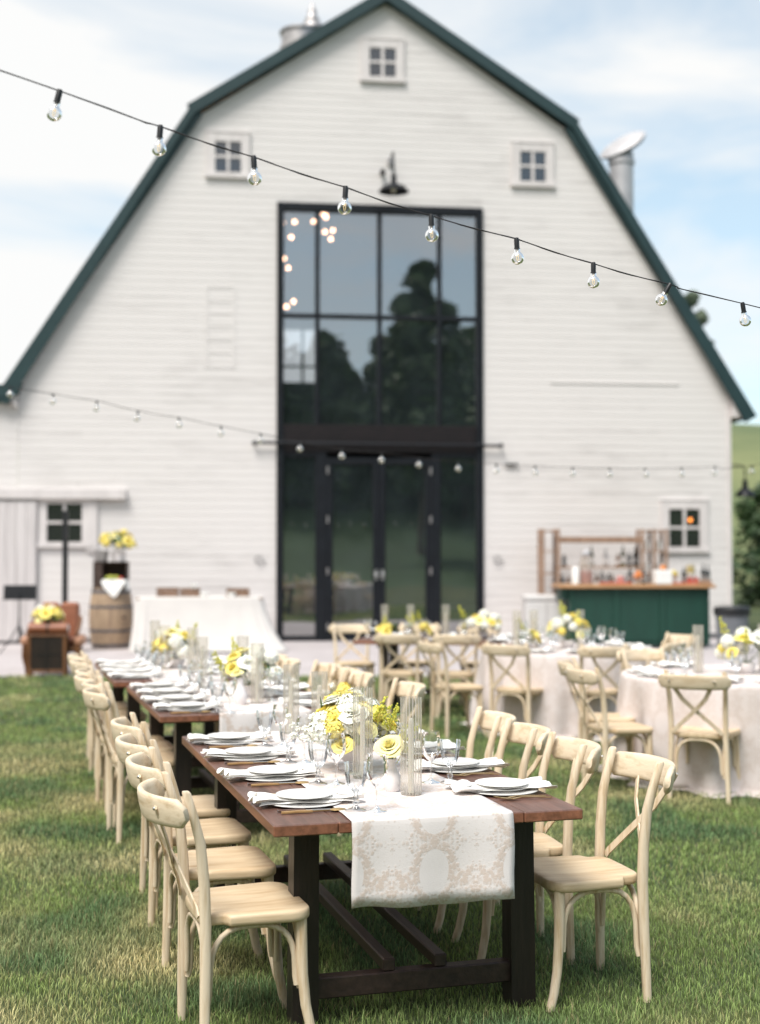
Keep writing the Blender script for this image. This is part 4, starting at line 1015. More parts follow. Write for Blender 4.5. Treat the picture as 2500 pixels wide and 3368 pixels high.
# ================================================================== FLOWERS
def petal_patch(m,T,w_,h,curl,cup,n=4):
    vs=[];fs=[]
    for i in range(n+1):
        v=i/n
        for j in range(n+1):
            u=j/n*2-1
            ww=w_*math.sin(PI*min(1,.16+.80*v)**.75)
            x=u*ww/2; z=h*v*(1-.10*u*u*v); y=cup*(u*u)*w_*.6 - curl*h*max(0,v-.55)**2*3+ .18*h*math.sin(v*PI)*-1
            vs.append((x,y,z))
    for i in range(n):
        for j in range(n): a=i*(n+1)+j; fs.append((a,a+1,a+n+2,a+n+1))
    m.add(vs,fs,T)
def rose_mesh(name,material,np_=20,openness=1.0,seed=0):
    rnd=random.Random(seed); m=MB(); nu,nv=7,6
    layers=[(2,.0015,.0045,.026,1.7,0),(3,.003,.0085,.028,1.25,.1),(4,.005,.0145,.029,1.0,.25),(5,.007,.022,.028,.85,.5),(5,.009,.030,.025,.80,.8),(6,.010,.037,.020,.72,1.0)]
    if np_>22: layers.insert(3,(5,.006,.018,.029,.9,.3))
    for li,(n,r0,r1,h,span,curl) in enumerate(layers):
        r1*=openness if li>2 else 1
        for k in range(n):
            a0=2*PI*k/n+li*.7+rnd.uniform(-.15,.15); hh=h*rnd.uniform(.9,1.08); vs=[];fs=[]; sp=span*1.12; ph=rnd.uniform(0,6)
            for i in range(nv+1):
                v=i/nv
                for j in range(nu+1):
                    u=j/nu*2-1
                    w_=(.45+.55*math.sin(min(1,v*1.25)*PI/2))*(1-.10*v*v)
                    th=a0+u*sp*w_; edge=1-.14*abs(u)**2.5*v
                    r=r0+(r1-r0)*v**.9+curl*.010*max(0,v-.62)**1.2*2.6+.0012*math.sin(4*u+ph)*v+.0022*u*(1 if k%2 else -1)
                    z=hh*v*edge-curl*.011*max(0,v-.68)**1.5*5
                    vs.append((r*math.cos(th),r*math.sin(th),z-.012))
            for i in range(nv):
                for j in range(nu): q=i*(nu+1)+j; fs.append((q,q+1,q+nu+2,q+nu+1))
            m.add(vs,fs)
    return m.mesh(name,material,80)
def floret_ball(name,material,r=.034,n=60,seed=0,fs=.013):
    rnd=random.Random(seed); m=MB(); m.ball((0,0,0),r*.84,12,8)
    for k in range(n):
        z=1-1.75*(k+.5)/n; q=math.sqrt(max(0,1-z*z)); a=k*2.39996
        dirv=Vector((q*math.cos(a),q*math.sin(a),z)); T=Matrix.Translation(dirv*r*rnd.uniform(.86,1.1))@dirv.to_track_quat('Z','Y').to_matrix().to_4x4()@Matrix.Rotation(rnd.uniform(0,6),4,'Z')
        for p in range(4):
            c,s=math.cos(p*PI/2),math.sin(p*PI/2); c2,s2=math.cos(p*PI/2+.75),math.sin(p*PI/2+.75); c3,s3=math.cos(p*PI/2-.75),math.sin(p*PI/2-.75)
            m.add([(0,0,0),(c3*fs*.6,s3*fs*.6,.001),(c*fs,s*fs,.003+rnd.uniform(-.002,.003)),(c2*fs*.6,s2*fs*.6,.001)],[(0,1,2,3)],T)
    return m.mesh(name,material,80)
def sprig_mesh(name,material,n=60,seed=0,L_=.12):
    rnd=random.Random(seed); m=MB()
    m.tube([(0,0,-.05),(0,.004,.02),(.004,.01,L_)],.0015,5)
    for k in range(n):
        t=rnd.uniform(.15,1); rad=.022*(1.15-t)+.004; a=rnd.uniform(0,6.28)
        m.ball((rad*math.cos(a)*rnd.uniform(.3,1),rad*math.sin(a)*rnd.uniform(.3,1)+.008*t,L_*t+rnd.uniform(-.006,.008)),rnd.uniform(.0028,.0055),6,4)
    return m.mesh(name,material,80)
def leaf_mesh(name,material,seed=0,n=7):
    rnd=random.Random(seed); m=MB()
    for k in range(n):
        a=rnd.uniform(0,6.28); T=Matrix.Rotation(a,4,'Z')@Matrix.Translation((0,-.01,rnd.uniform(-.02,.03)))@Matrix.Rotation(R(rnd.uniform(30,95)),4,'X')
        petal_patch(m,T,rnd.uniform(.018,.028),rnd.uniform(.05,.085),.3,.15,3)
    return m.mesh(name,material,80)
FM={'rose':[rose_mesh('rose',M['yellow'],22,1,1),rose_mesh('rose',M['yellow'],20,.8,2)],'pale':[rose_mesh('rose',M['paleyellow'],22,1.05,3),rose_mesh('rose',M['paleyellow'],20,.8,9)],'peony':[rose_mesh('peony',M['whitepetal'],26,1.1,4)],
    'hyd':[floret_ball('hydrangea',M['whitepetal'],.036,64,5),floret_ball('hydrangea',M['whitepetal'],.030,48,6)],'stock':[floret_ball('stock_flower',M['yellow'],.024,30,7,.014)],
    'gold':[sprig_mesh('goldenrod',M['goldenrod'],70,8),sprig_mesh('goldenrod',M['goldenrod'],55,9,.10)],'leaf':[leaf_mesh('leaf_spray',M['leaf'],10),leaf_mesh('leaf_spray',M['leaf'],11)],'daisy':[floret_ball('daisy',M['whitepetal'],.012,10,12,.012)]}
NM={'rose':'rose','pale':'rose','peony':'peony','hyd':'hydrangea','stock':'stock_flower','gold':'goldenrod','leaf':'leaf_spray','daisy':'daisy'}
def bloom(t,kind,p,dirv,sc,rnd):
    o=ob(NM[kind],rnd.choice(FM[kind]),t); o.location=p
    o.rotation_euler=(Matrix.Rotation(rnd.uniform(0,0.01),3,'X')@Vector(dirv).to_track_quat('Z','Y').to_matrix()@Matrix.Rotation(rnd.uniform(0,6.28),3,'Z')).to_euler()
    o.scale=(sc,sc,sc); return o
VASES={'footed':[(.001,0),(.05,0),(.052,.004),(.03,.014),(.026,.03),(.05,.05),(.085,.075),(.098,.10),(.10,.112),(.094,.112),(.085,.098),(.001,.09)],
 'bud':[(.001,0),(.022,0),(.030,.012),(.034,.035),(.032,.055),(.021,.078),(.015,.092),(.016,.115),(.0185,.122),(.0165,.122),(.013,.11),(.001,.10)],
 'bowl':[(.001,0),(.05,0),(.075,.03),(.085,.07),(.08,.10),(.072,.10),(.001,.09)],'pot':[(.001,0),(.09,0),(.10,.05),(.105,.16),(.11,.165),(.10,.165),(.001,.15)]}
def bouquet(label,loc,rad,hgt,blooms,vase='footed',seed=0,group='yellow and white flower arrangements',vm='white_vase',vs=1.0,zc=None,bs=1.35):
    rnd=random.Random(seed); t=thing('flower_arrangement',label,'flowers',loc,0,group)
    prof=[(a*vs,b*vs) for a,b in VASES[vase]]; vh=max(b for a,b in prof)
    MB().lathe(prof,32).build('vase',M[vm],t,smooth=50)
    zc=zc or vh+hgt*.30
    n=len(blooms); stems=MB()
    for k,kd in enumerate(blooms):
        zf=1-1.25*(k+.5)/n; a=k*2.39996+seed; q=math.sqrt(max(.05,1-zf*zf))
        dv=Vector((q*math.cos(a),q*math.sin(a),zf*.9+.12))
        rr=rnd.uniform(.80,1.05)
        if kd in('gold',): rr=1.02
        if kd=='leaf': rr=.72
        p=Vector((dv.x*rad*rr,dv.y*rad*rr,zc+dv.z*hgt*.62*rr))
        up=Vector((dv.x,dv.y,dv.z+.55)).normalized() if kd!='gold' else Vector((dv.x*.5,dv.y*.5,1)).normalized()
        bloom(t,kd,p,up,rnd.uniform(.85,1.2)*bs,rnd)
        stems.tube([(0,0,vh*.85),(p.x*.5,p.y*.5,(vh+p.z)/2),(p.x*.96,p.y*.96,p.z-.01)],.0016,5)
    stems.build('stems',M['leaf'],t)
    return t
mix1=['pale','hyd','rose','peony','pale','hyd','rose','leaf','stock','peony','hyd','rose','stock','pale','stock','leaf','rose','leaf','stock','hyd','pale','peony','daisy','rose','leaf','gold','stock','stock','rose','pale','leaf','daisy','hyd','gold','leaf','daisy','peony','stock']
P1=F1.p(1.03,.535,.766)
b1=bouquet('big bouquet of yellow roses and white blooms on the front farm table',P1,.165,.22,mix1,'footed',2,vs=1.0,zc=.155,bs=1.22)
rnd=random.Random(5)
for k in range(9):   # daisies trailing to the lawn side
    bloom(b1,'daisy',(-.16-.010*k+rnd.uniform(-.02,.02),-.05+rnd.uniform(-.06,.06),.17+rnd.uniform(-.05,.07)),(-.6,-.3,.7),rnd.uniform(.8,1.2),rnd)
for k,(x,y,z) in enumerate(((.13,.0,.27),(.15,.03,.24),(.17,-.06,.17),(.16,-.09,.14))): bloom(b1,'gold',(x,y,z-.10),(.35,0,1),.8,rnd)
for (x,y,z,kd,sc) in ((.07,-.15,.185,'pale',1.15),(-.03,-.16,.125,'rose',1.05),(-.06,-.09,.235,'pale',1.2),(-.01,-.11,.20,'hyd',1.4),(-.10,-.13,.165,'hyd',1.25),(-.07,-.15,.185,'stock',1.5)): bloom(b1,kd,(x,y,z),(x*2,-.8,.75),sc,rnd)
# bud vase with one open rose
bv=thing('bud_vase','small white bud vase holding one open yellow rose, near end of the front farm table','vase',F1.p(.486,.552,.766),0)
MB().lathe(VASES['bud'],28).build('vase_body',M['white_vase'],bv,smooth=50)
rv_=thing('cut_rose','single open yellow rose leaning out of the white bud vase','flower',F1.p(.486,.552,.766),0)
o=ob('rose_head',FM['pale'][0],rv_,(-.012,-.03,.175)); o.rotation_euler=(R(38),R(-12),0); o.scale=(1.22,1.22,1.22)
MB().tube([(0,0,.05),(.0,0,.12),(-.006,-.012,.15),(-.012,-.028,.172)],.002,6).build('stem',M['leaf'],rv_)
o=ob('leaf_spray',FM['leaf'][0],rv_,(.012,-.005,.135)); o.scale=(.8,.8,.8)
o=ob('goldenrod',FM['gold'][1],rv_,(.022,.0,.155)); o.rotation_euler=(0,R(18),0)
o=ob('goldenrod',FM['gold'][0],rv_,(.034,.008,.135)); o.rotation_euler=(0,R(30),0)
# slim bud vase with yellow sprig at the far end
bv2=thing('bud_vase','slim white bud vase with yellow sprig at front farm table far end','vase',F1.p(2.10,.78,.766),0)
MB().lathe(VASES['bud'],24).build('vase_body',M['white_vase'],bv2,smooth=50)
rnd=random.Random(8)
for p in ((.0,0,.22),(.03,0,.19),(-.03,.01,.18)): bloom(bv2,'stock',p,(p[0]*5,-.4,1),1.25,rnd)
for p in ((-.06,0,.24),(-.09,.0,.2)): bloom(bv2,'daisy',p,(-.5,0,1),1,rnd)
short=['pale','hyd','rose','peony','gold','hyd','stock','pale','leaf','rose','hyd','stock','peony','gold','leaf','hyd','pale','rose','leaf','daisy']
bouquet('mostly white bouquet in a white bowl on the middle farm table',F2.p(.78,.66,.766),.17,.23,['hyd','pale','hyd','peony','rose','hyd','gold','peony','hyd','pale','leaf','hyd','rose','leaf','peony','hyd','pale','gold','hyd','leaf'],'bowl',13,vs=.8)
bouquet('mostly yellow bouquet in a white bowl on the last row farm table',F3.p(.95,.56,.766),.18,.24,['rose','pale','stock','hyd','rose','gold','rose','pale','stock','hyd','gold','rose','leaf','pale','stock','leaf','rose','hyd'],'bowl',21,vs=.8)
bvm=thing('bud_vase','slim white bottle vase at the near end of the middle farm table','vase',F2.p(.38,.52,.766),0); MB().lathe([(a*1.25,b*1.3) for a,b in VASES['bud']],24).build('vase_body',M['white_vase'],bvm,smooth=50)
bloom(bvm,'pale',(-.02,0,.19),(-.3,-.3,1),1.1,rnd)
bouquet('low yellow posy at the end of the crosswise farm table beside its leg',FB.p(1.55,.36,.762),.09,.10,['rose','stock','gold','rose','leaf','stock','rose'],'bowl',3,vs=.55)
bouquet('green and yellow posy at the middle of the crosswise farm table',FB.p(1.17,.45,.762),.09,.14,['gold','rose','gold','stock','leaf','gold','rose'],'bowl',4,vs=.55)
bouquet('wide white and yellow bouquet at the far end of the crosswise farm table',FB.p(.52,.50,.762),.20,.20,['hyd','peony','rose','hyd','rose','pale','hyd','gold','rose','peony','hyd','stock','pale','hyd','leaf','rose','hyd'],'bowl',5,vs=.8)
bouquet('big yellow and white bouquet on the middle round table',(RM[0]-.02,RM[1]-.02,.760),.20,.26,['rose','gold','hyd','pale','rose','stock','gold','hyd','rose','stock','hyd','gold','pale','leaf','rose','stock','hyd','leaf','pale'],'bowl',6,vs=.8)
bouquet('small yellow posy on the middle round table',(RM[0]-.36,RM[1]+.05,.760),.085,.13,['rose','gold','stock','hyd','leaf','rose'],'bowl',7,vs=.5)
bouquet('loose white and yellow bouquet on the near round table',(RR[0]+.02,RR[1]+.05,.760),.21,.25,['hyd','rose','hyd','gold','peony','stock','hyd','rose','pale','gold','hyd','stock','leaf','peony','rose','leaf','hyd'],'bowl',8,vs=.8)
# ================================================================== STRING LIGHTS
def string_light(label,pts,tilts,r,ext0,ext1):
    t=thing('string_light',label,'string lights',pts[0],0,'string lights')
    o0=Vector(pts[0]); P_=[Vector(p)-o0 for p in pts]
    line=[P_[0]+Vector(ext0)]+P_+[P_[-1]+Vector(ext1)]
    sm=[]
    for i in range(len(line)-1):
        p0=line[max(0,i-1)];p1=line[i];p2=line[i+1];p3=line[min(len(line)-1,i+2)]
        for k in range(6):
            u=k/6; q=.5*((2*p1)+(p2-p0)*u+(2*p0-5*p1+4*p2-p3)*u*u+(3*p1-p0-3*p2+p3)*u**3)
            q.z-= .003*math.sin(u*PI)*(r/.022); sm.append(q)
    sm.append(line[-1])
    m=MB(); m.tube(sm,.0021 if r<.025 else .003,6); m.tube([p+Vector((0,.001,.0022*math.sin(i*1.1))) for i,p in enumerate(sm)],.0014,5)
    m.build('cable',M['cable'],t,fix=False)
    sock=MB(); sock.lathe([(.001,.005),(.007,.004),(.0090,-.004),(.0090,-.031),(.0105,-.032),(.0105,-.036),(.001,-.036)],14); sme=sock.mesh('socket',M['black'],40)
    k=r/.0225
    gl=[(.0105,-.036),(.0115,-.044)]+[(r*math.sin(a),-.044-r*.93-r*math.cos(a)*1.0) for a in [R(q) for q in (152,140,125,105,90,70,50,30,15,4)][::1]]
    gl=[(.0105,-.036),(.0105,-.045)]+[(r*math.sin(R(q)),-.047-r*.86+r*math.cos(R(q))) for q in (30,45,60,75,90,105,120,135,150,165,178)]
    bme=MB().lathe(gl,22,cap=False).mesh('bulb',M['bulbglass'],80)
    fm=MB(); zc=-.047-r*.86; fm.tube([(-.004,0,-.045),(-.003,0,zc-.004),(0,0,zc-.010),(.003,0,zc-.004),(.004,0,-.045)],.0009,5); fm.tube([(0,0,-.04),(0,0,zc+.006)],.0014,6); fme=fm.mesh('filament',M['filament'],0)
    for p,tl in zip(P_,tilts):
        s=ob('socket',sme,t,p); s.rotation_euler=(R(tl[0]),R(tl[1]),0)
        ob('bulb',bme,s); ob('filament',fme,s)
    return t
s1=[(-.91,3.75,2.97),(-.65,3.91,2.92),(-.39,4.08,2.88),(-.11,4.24,2.83),(.17,4.40,2.78),(.47,4.56,2.74),(.76,4.72,2.69),(1.07,4.89,2.65),(1.38,5.05,2.61)]
string_light('string of clear globe bulbs crossing the sky and the barn gable',s1,[(0,14),(0,4),(0,-3),(0,3),(0,-2),(2,-3),(0,0),(0,30),(4,-10)],.0225,(-1.6,-.9,.33),(2.2,1.1,-.25))
s2=[(-3.39,12.2,3.2),(-3.03,12.33,3.15),(-2.65,12.45,3.1),(-2.29,12.58,3.02),(-1.92,12.71,2.97),(-1.53,12.83,2.9),(-1.16,12.96,2.84),(-.78,13.08,2.77),(-.38,13.21,2.71),(.02,13.34,2.68),(.4,13.46,2.64),(.8,13.59,2.61),(1.2,13.72,2.595),(1.61,13.84,2.585),(2.02,13.97,2.58),(2.43,14.09,2.58),(2.83,14.22,2.585),(3.25,14.35,2.60),(3.64,14.47,2.62),(4.08,14.6,2.64)]
string_light('lower string of small globe bulbs sagging in front of the black entrance',s2,[(0,rs.uniform(-8,8)) for _ in s2],.030,(-3,-.9,.45),(3,.9,.5))

# ================================================================== BESIDE THE BARN, OPEN LAWN SIDE
# armchair
ac=thing('armchair','tan leather armchair with wooden legs and arms in front of the plank door','armchair',(-4.52,18.62,.004),R(4))
m=MB(); m.box(-.30,.30,-.22,.26,.40,.52,.05); m.build('seat',M['leather'],ac)
for a,b in ((-.27,-.004),(.004,.27)):
    m=MB(); m.box(a,b,.24,.36,.50,1.02,.045,Matrix.Translation((0,.02,0))@Matrix.Rotation(R(-6),4,'X')); m.build('back_cushion',M['leather'],ac)
for s in (-1,1):
    m=MB(); m.tube([(s*.33,-.30,.565),(s*.34,-.20,.60),(s*.335,.0,.68),(s*.32,.2,.76),(s*.30,.30,.78)],[.02,.028,.026,.024,.022],8); m.build('arm_rail',M['walnut'],ac,smooth=60)
    m=MB(); m.box(s*.36-.07,s*.36+.07,-.30,.12,.40,.55,.045); m.build('arm_pad',M['paleleather'],ac)
    m=MB(); m.tube([(s*.355,-.28,.42),(s*.362,-.285,.26),(s*.345,-.275,.12),(s*.335,-.28,0)],[.045,.042,.024,.016],8); m.build('leg',M['walnut'],ac,smooth=60)
    m=MB(); m.tube([(s*.31,.27,.5),(s*.30,.33,0)],[.028,.016],8); m.build('leg',M['walnut'],ac,smooth=60)
m=MB(); m.box(-.33,.33,-.27,.28,.33,.40,.01); m.build('frame',M['walnut'],ac)
# dark cabinet in front of it
cb=thing('wooden_cabinet','small dark wooden cabinet at the lawn edge before the armchair','cabinet',(-4.54,18.22,0),R(2))
m=MB(); m.box(-.265,.265,-.0,.20,.545,.575,.006); m.build('cabinet_top',M['walnut'],cb)
m=MB(); m.box(-.215,.215,.012,.185,.06,.544,.004); m.build('door',M['walnutdark'],cb)
m=MB(); m.box(-.214,.214,.004,.012,.30,.305); m.box(-.004,.004,.003,.011,.08,.53); m.build('door_seam',M['black'],cb)
for x in (-.24,.24):
    for y in (.022,.178):
        m=MB(); m.box(x-.022,x+.022,y-.02,y+.02,0,.544,.004); m.build('leg',M['walnut'],cb)
m=MB(); m.box(-.217,.217,.01,.03,.06,.10,.003); m.build('plinth',M['walnut'],cb)
ls=thing('leather_roll','brown leather bolster with a dark strap lying on the dark cabinet','bolster',(-4.54,18.31,.575),R(2))
m=MB(); m.tube([(-.27,0,.08),(-.262,0,.08),(.262,0,.08),(.27,0,.08)],[.06,.078,.078,.06],18); m.build('bolster_body',M['leather'],ls)
m=MB(); m.tube([(-.012,0,.08),(.012,0,.08)],.081,18); m.build('strap',M['black'],ls)
for x in (-.272,.272):
    m=MB(); m.tube([(x-.004,0,.08),(x+.004,0,.08)],.055,16); m.build('end_cap',M['trimwhite'],ls)
bouquet('round yellow and white bouquet resting above the leather bolster on the dark cabinet',(-4.57,18.47,.525),.20,.27,['hyd','rose','pale','rose','hyd','rose','peony','rose','pale','hyd','rose','hyd','rose','stock','hyd','pale','rose','leaf','leaf','hyd'],'pot',31,vs=.7,zc=.26,bs=1.7)
# music stand
ms=thing('music_stand','black music stand with a blank desk panel in front of the plank door','music stand',(-6.10,22.6,.004),R(6))
m=MB(); m.box(-.275,.275,-.01,.012,.91,1.15,.006,Matrix.Translation((0,0,0))@Matrix.Rotation(R(-4),4,'X')); m.box(-.275,.275,-.06,-.005,.90,.915,.003); m.build('desk',M['black'],ms)
m=MB(); m.tube([(0,.02,.25),(0,.02,1.0)],.014,8); m.tube([(0,.02,.22),(0,.02,.6)],.018,8); m.build('pole',M['black'],ms)
for a in (200,320,80):
    c,s=math.cos(R(a)),math.sin(R(a)); m=MB(); m.tube([(0,.02,.48),(c*.20,.02+s*.20,.16),(c*.33,.02+s*.33,.0)],.011,6); m.tube([(0,.02,.24),(c*.2,.02+s*.2,.155)],.007,5); m.build('leg',M['black'],ms)
# column speaker
sp_=thing('column_speaker','tall slim black column loudspeaker in front of the low window','speaker',(-5.40,22.9,.004),R(4))
m=MB(); m.box(-.17,.17,-.2,.2,0,.78,.02); m.build('subwoofer',M['black'],sp_)
m=MB(); m.box(.03,.235,-.21,.05,.73,.845,.025); m.build('mixer_handle',M['black'],sp_)
m=MB(); m.box(-.045,.045,-.05,.05,.785,2.42,.012,); m.build('column',M['black'],sp_)
# barrel, crate, buckets, flowers
br=thing('wine_barrel','weathered oak wine barrel standing against the white wall','barrel',(-4.80,23.85,.004),R(10))
H_=1.07; prof=[(.001,.02),(.315,.02),(.318,0),(.325,0)]
for k in range(1,16): q=k/16; prof.append((.325+.062*math.sin(q*PI)**.9,H_*q))
prof+=[(.325,H_),(.31,H_),(.308,H_-.03),(.001,H_-.03)]
MB().lathe(prof,30).build('stave_body',M['oak'],br)
for z0,z1 in ((.03,.09),(.30,.345),(.72,.765),(.98,1.045)):
    f=lambda z:.325+.062*math.sin(min(1,max(0,z/H_))*PI)**.9
    MB().lathe([(f(z0)+.001,z0),(f(z0)+.006,z0),(f(z1)+.006,z1),(f(z1)+.001,z1)],30,cap=False).build('hoop',M['hoop'],br)
MB().tube([(.22,-.30,.56),(.235,-.335,.56)],.028,10).build('bung',M['darkcrate'],br)
crt=thing('wooden_crate','dark open wooden crate standing on the wine barrel','crate',(-4.80,23.85,1.046),R(5))
m=MB(); m.box(-.30,.30,-.17,.19,.0,.022); m.box(-.30,.30,-.17,.19,.478,.50); m.box(-.30,-.28,-.17,.19,.023,.477); m.box(.28,.30,-.17,.19,.023,.477); m.box(-.279,.279,.168,.188,.023,.477); m.box(-.279,-.14,-.16,.165,.024,.476); m.build('crate_box',M['darkcrate'],crt)
bd=thing('napkin_basket','cloth lined fruit bowl inside the dark crate on the barrel','bowl',(-4.72,23.66,1.068),R(5))
MB().lathe([(.001,0),(.07,0),(.14,.10),(.16,.145),(.15,.145),(.06,.02),(.001,.02)],20).build('bowl',M['crate'],bd)
m=MB(); m.add([(-.18,-.13,.16),(.20,-.13,.16),(.22,-.16,.13),(.06,-.19,-.14),(-.0,-.19,-.15),(-.20,-.16,.12),(.17,-.185,.03),(-.15,-.185,.02)],[(0,1,2,5),(5,2,6,7),(7,6,3,4)]); 
m.add([(.20,-.12,.16),(.27,.0,.15),(.30,-.02,.0),(.24,-.14,-.03)],[(0,1,2,3)]); m.build('cloth',M['linen'],bd,smooth=60)
for k,(x,y,z,mt) in enumerate(((-.10,-.04,.18,'apple'),(-.02,-.07,.19,'apple'),(.06,-.03,.18,'apple'),(.13,-.05,.17,'red'),(-.06,.03,.19,'lemon'),(.03,.05,.185,'lemon'))): MB().ball((x,y,z),.045,12,8).build('fruit',M[mt],bd)
gb=thing('galvanized_bucket','grey galvanized bucket on the dark crate above the barrel','bucket',(-4.98,23.82,1.546),0)
MB().lathe([(.001,0),(.115,0),(.145,.19),(.15,.195),(.14,.195),(.11,.01),(.001,.01)],24).build('bucket_body',M['galv'],gb); m=MB(); m.tube([(-.145,0,.19),(-.13,-.06,.25),(0,-.09,.27),(.13,-.06,.25),(.145,0,.19)],.006,5); m.build('handle',M['galv'],gb)
bouquet('tall yellow flower bunch in a white pot on the dark crate above the barrel',(-4.66,23.82,1.546),.30,.36,['rose','stock','rose','pale','rose','stock','leaf','rose','stock','rose','pale','leaf','rose','stock','rose','leaf','stock','rose','leaf','stock','rose'],'pot',41,vs=1.2,bs=2.2)
# buffet table under a cloth to the ground
bt=thing('buffet_table','long buffet table hidden under a white floor length cloth against the barn wall','table',(-3.10,23.05,.004),R(5))
m=MB(); m.box(-1.06,1.06,-.36,.36,.90,.935,.005); m.build('tabletop',M['pallet'],bt)
for x in (-.95,.95):
    for y in (-.28,.28):
        m=MB(); m.box(x-.02,x+.02,y-.02,y+.02,0,.899); m.build('leg',M['black'],bt)
def buffet_cloth():
    n=140; vs=[];fs=[]
    per=[]
    a,b=1.085,.385
    for j in range(n):
        th=2*PI*j/n; c,s=math.cos(th),math.sin(th)
        per.append((a*(abs(c)**.22)*(1 if c>0 else -1), b*(abs(s)**.22)*(1 if s>0 else -1), th))
    lev=[(0,.943),(.6,.943),(.97,.943),(1.0,.941),(1.004,.93)]+[(1.006+.0*k,.93-.92*k/14) for k in range(1,15)]
    for i,(sc,z) in enumerate(lev):
        k=max(0,(.93-z)/.92)
        for x,y,th in per:
            fx,fy=math.cos(th),math.sin(th)
            amp=.030*k*(math.sin(15*th+1)+.6*math.sin(27*th)); fl=.07*k*k
            X=x*sc+fx*(amp+fl); Y=y*sc+fy*(amp*.6+fl*.6)
            if x>.5 and y<.25: X+=(.30*k**1.8)*min(1,(x-.5)/.5); Y-=.10*k**2
            zz=z
            if i==len(lev)-1: zz=.008+.012*(1+math.sin(11*th)); 
            vs.append((X,Y,zz))
    for i in range(len(lev)-1):
        for j in range(n): l=(j+1)%n; fs.append((i*n+j,i*n+l,(i+1)*n+l,(i+1)*n+j))
    fs.append(tuple(range(n)))
    me=bpy.data.meshes.new('tablecloth'); me.from_pydata(vs,[],fs); me.materials.append(mat('plain_white_cloth',(.71,.68,.65),(.67,.64,.615),.9,(3,3,3))); me.shade_smooth()
    o=ob('tablecloth',me,None,(-3.10,23.05,.004),R(5)); tag(o,'plain white cloth over the long buffet table by the barn wall','tablecloth')
buffet_cloth()
def small_crate(label,x,y,z,w_,d_,h,rz):
    t=thing('wooden_crate',label,'crate',(x,y,z),rz)
    m=MB(); 
    for (a,b,c,e_) in ((-w_/2,w_/2,-d_/2,-d_/2+.015),(-w_/2,w_/2,d_/2-.015,d_/2),(-w_/2,-w_/2+.015,-d_/2+.016,d_/2-.016),(w_/2-.015,w_/2,-d_/2+.016,d_/2-.016)):
        m.box(a,b,c,e_,.0,h*.46,.002); m.box(a,b,c,e_,h*.54,h,.002)
    m.box(-w_/2+.016,w_/2-.016,-d_/2+.016,d_/2-.016,.001,.012); m.build('crate_box',M['crate'],t); return t
small_crate('low slatted wooden crate on the buffet cloth next to the barrel',-3.66,23.05,.948,.37,.25,.15,R(5))
small_crate('low slatted crate on the buffet, touching the barrel side crate',-3.28,23.10,.948,.33,.25,.14,R(3))
small_crate('low slatted wooden crate on the buffet cloth towards the entrance',-2.46,23.12,.948,.40,.25,.135,R(6))
for x,y,z,l in ((-3.20,23.0,1.09,'small white bowl standing on a slatted crate on the buffet'),(-3.02,22.92,.948,'small white bowl on the buffet cloth beside the touching crates'),(-2.55,22.93,.948,'small white bowl in front of the crate towards the entrance')):
    o=MB().lathe([(.001,0),(.04,0),(.075,.055),(.08,.075),(.072,.075),(.03,.012),(.001,.012)],20).build('bowl',M['porcelain']); o.location=(x,y,z); tag(o,l,'bowl','white bowls on the buffet')

# ================================================================== BAR
bx,by=4.62,23.75; BR=R(2.5); MBAR=Matrix.Translation((bx,by,.004))@Matrix.Rotation(BR,4,'Z')
def BP(x,y,z): return MBAR@Vector((x,y,z))
bar=thing('bar_counter','dark green panelled bar counter with a wooden top against the white wall','bar',(bx,by,.004),BR)
m=MB(); m.box(-1.24,1.24,.03,.62,.06,1.07); m.build('counter_body',M['greenbar'],bar)
for k in range(3):
    a=-1.24+k*.8267; m=MB(); m.box(a+.06,a+.767,.012,.029,.14,1.0,.004); m.build('panel',M['greenbar'],bar)
for k in range(4):
    a=-1.24+k*.8267; m=MB(); m.box(max(-1.25,a-.055),min(1.25,a+.055),-.004,.028,.061,1.069,.004); m.build('batten',M['greenbar'],bar)
m=MB(); m.box(-1.19,1.19,.0,.6,0,.059); m.build('plinth',M['black'],bar)
m=MB(); m.box(-1.47,1.34,-.10,.68,1.072,1.135,.008); m.build('bar_top',M['bartop'],bar)
m=MB(); m.box(-1.40,-1.251,.05,.60,.86,1.071,.01); m.build('side_bin',M['greenbar'],bar)
bz=1.139
def bottle(label,x,y,mt,h=.30,r=.038,name='bottle',z=bz,loc=None):
    t=thing(name,label,'bottle',loc if loc is not None else BP(x,y,z),0,'bottles at the bar')
    MB().lathe([(.001,0),(r,0),(r*1.02,.01),(r*1.02,h*.58),(r*.8,h*.68),(r*.36,h*.78),(r*.34,h*.96),(r*.42,h*.965),(r*.42,h),(.001,h)],16).build('bottle_body',M[mt],t)
    MB().lathe([(r*1.03,h*.18),(r*1.035,h*.19),(r*1.035,h*.46),(r*1.03,h*.47)],16,cap=False).build('label_band',M['trimwhite' if mt!='darkglass' else 'galv'],t)
dsp=thing('drink_dispenser','tall clear drink dispenser with pink drink at the outer end of the bar top','dispenser',BP(-.92,.2,bz),0)
MB().lathe([(.10,.0),(.115,.01),(.12,.40),(.10,.47),(.06,.50)],24,cap=False).build('glass_jar',M['hurricane'],dsp); MB().lathe([(.001,.01),(.105,.012),(.11,.24),(.001,.24)],20).build('drink',M['pink'],dsp); MB().lathe([(.08,.50),(.085,.56),(.04,.60),(.02,.62),(.001,.63)],20).build('lid',M['palemetal'],dsp)
wj=thing('white_jug','white straight jug next to the drink dispenser on the bar','jug',BP(-1.13,.1,bz),0); MB().lathe([(.001,0),(.062,0),(.064,.30),(.058,.31),(.054,.30),(.052,.02),(.001,.02)],20).build('jug_body',M['porcelain'],wj)
